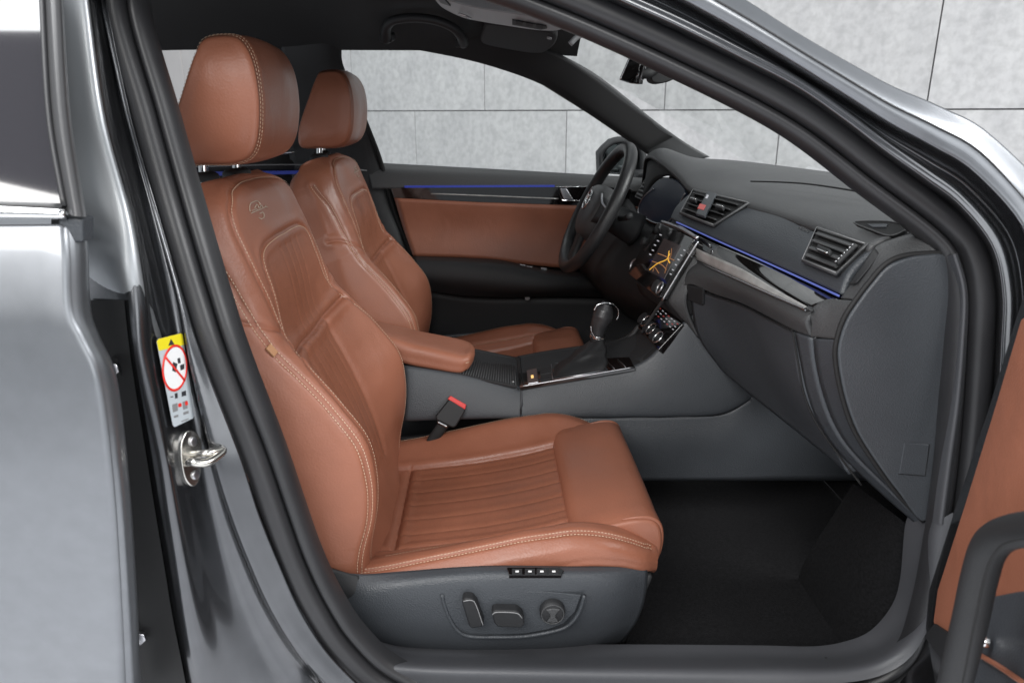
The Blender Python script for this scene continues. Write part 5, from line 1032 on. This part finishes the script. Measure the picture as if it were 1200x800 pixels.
# ------------------------------------------------------------------ belt buckle
bk = thing('seat_belt_buckle', 'black seat belt buckle with red release button beside the passenger seat cushion', 'belt buckle', tuple(W(520, 505, -.135)))
bpl = (W(525, 485, -.150), np.array((.10, -.93, .35))/np.linalg.norm((.10, -.93, .35)))
Bk = lambda a, b, l=0.0: PW(a, b, bpl, l)
bod = plate('buckle_body', [Bk(511, 487), Bk(526, 468), Bk(530, 467), Bk(545, 478), Bk(545, 482), Bk(534, 500), Bk(530, 501), Bk(511, 492)], .022, M['dark'], bk, .004, seg=4)
plate('release_button', [Bk(524.5, 467.5, .0005), Bk(528, 463.5, .0005), Bk(546.5, 474, .0005), Bk(545, 480, .0005)], .018, M['buckle_red'], bk, .002)
tube('stalk_strap', [Bk(522, 494, -.010), Bk(514, 505, -.014), Bk(505, 520, -.02), Bk(498, 545, -.02)], .012, M['black'], bk, 12, 20, flat=.35, up=bpl[1])
tube('strap_guide', [Bk(513, 494, -.003), Bk(524, 500, -.003)], .0025, M['satin'], bk, 8, 8)

# ------------------------------------------------------------------ overhead: visor, grab handle, lamp console, mirror
ov = thing('overhead_console', 'light grey overhead lamp console on the dark roof lining', 'roof console', tuple(W(590, 15, -.05)))
op = plane3(W(530, 5, 0.02), W(650, 28, -.03), W(595, 30, .08)); O = lambda a, b, l=0.0: PW(a, b, op, l)
plate('lamp_panel', cr([O(507, -6), O(515, 7), O(528, 15), O(545, 22), O(570, 27), O(595, 31), O(630, 36), O(655, 36), O(668, 28), O(650, 24), O(600, 16), O(560, 10), O(532, 3)], 60, True), .018, M['grey'], ov, .003)
plate('switch_block', [O(600, 24, .002), O(640, 31, .002), O(641, 34, .002), O(634, 35.5, .002), O(600, 29.5, .002)], .006, M['dark'], ov, .001)
for a in (604, 616, 628): plate('lamp_switch', [O(a, 25.2+(a-604)*.17, .004), O(a+9, 26.8+(a-604)*.17, .004), O(a+8, 30+(a-604)*.17, .004), O(a, 28.6+(a-604)*.17, .004)], .003, M['black'], ov, .0008)
tube('lamp_lever', [O(538, 16, .004), O(546, 19, .006), O(552, 22, .004)], .002, M['satin'], ov, 6, 12)
plate('console_end_dark', [O(508, -8, .003), O(521, 0, .003), O(528, 8, .003), O(516, 4, .003)], .004, M['redicon'] if False else M['panel'], ov, .001)
vs = thing('sun_visor', 'folded black sun visor above the driver side windscreen', 'sun visor', tuple(W(605, 48, .35)))
vp = plane3(W(569, 31, .30), W(650, 45, .26), W(566, 50, .50)); Vv = lambda a, b, l=0.0: PW(a, b, vp, l)
plate('visor_board', cr([Vv(571, 29), Vv(600, 32), Vv(640, 38), Vv(652, 43), Vv(648, 55), Vv(632, 63), Vv(600, 59), Vv(570, 53), Vv(563, 48), Vv(566, 36)], 60, True), .018, M['headliner'], vs, .006)
disc('visor_pivot', Vv(644, 44, .002), vp[1], .006, .004, M['grey'], vs, 14, .001)
gh = thing('grab_handle', 'black grab handle on the roof rail above the driver window', 'handle', tuple(W(497, 30, .52)))
tube('handle_bar', WL([(452, 47, .44), (453, 32, .40), (462, 24, .37), (485, 21, .36), (510, 24, .36), (530, 32, .37), (540, 42, .40), (543, 51, .44)]), [.014, .0125, .011, .011, .011, .011, .0125, .014], M['dark'], gh, 12, 50)
for q in ((454, 44), (541, 50)): obox('handle_mount', W(*q, .47), (.016, 0, 0), (0, .04, .006), (0, 0, .010), M['dark'], gh, .004)
rm = thing('rear_view_mirror', 'black interior rear view mirror hanging before the windscreen', 'mirror', tuple(W(757, 80, 0.0)))
mpp = plane3(W(727, 94, .10), W(741, 62, .08), W(756, 72, -.02)); Mi = lambda a, b, l=0.0: PW(a, b, mpp, l)
loft('mirror_housing', [WL([(726, 94, .10), (733, 78, .095), (740, 62, .09)]), WL([(736, 97, .06), (743, 82, .05), (748, 66, .05)]), WL([(749, 99, .02), (753, 84, .01), (756, 70, .01)]), WL([(750, 96, .03), (754, 84, .03), (757, 73, .03)])], M['gloss'], rm, 24, 24, .012)
tube('mirror_bright_edge', WL([(727, 93, .098), (734, 77, .093), (741, 61, .088)]), .0022, M['chrome'], rm, 6, 16)
tube('mirror_arm', WL([(750, 86, .03), (760, 86, .03), (768, 80, .05)]), [.012, .010, .014], M['black'], rm, 10, 16)
plate('sensor_housing', cr(WL([(757, 70, .04), (770, 76, .04), (790, 88, .04), (788, 94, .04), (774, 98, .04), (764, 95, .04), (762, 84, .04)]), 40, True), .05, M['black'], rm, .006)
tube('mirror_mount', WL([(768, 82, .06), (760, 60, .06), (740, 40, .05)]), [.014, .014, .018], M['black'], rm, 10, 16)
tube('header_clip', WL([(668, 52, .02), (676, 44, .02), (689, 37, .02)]), .006, M['grey'], ov, 8, 10)
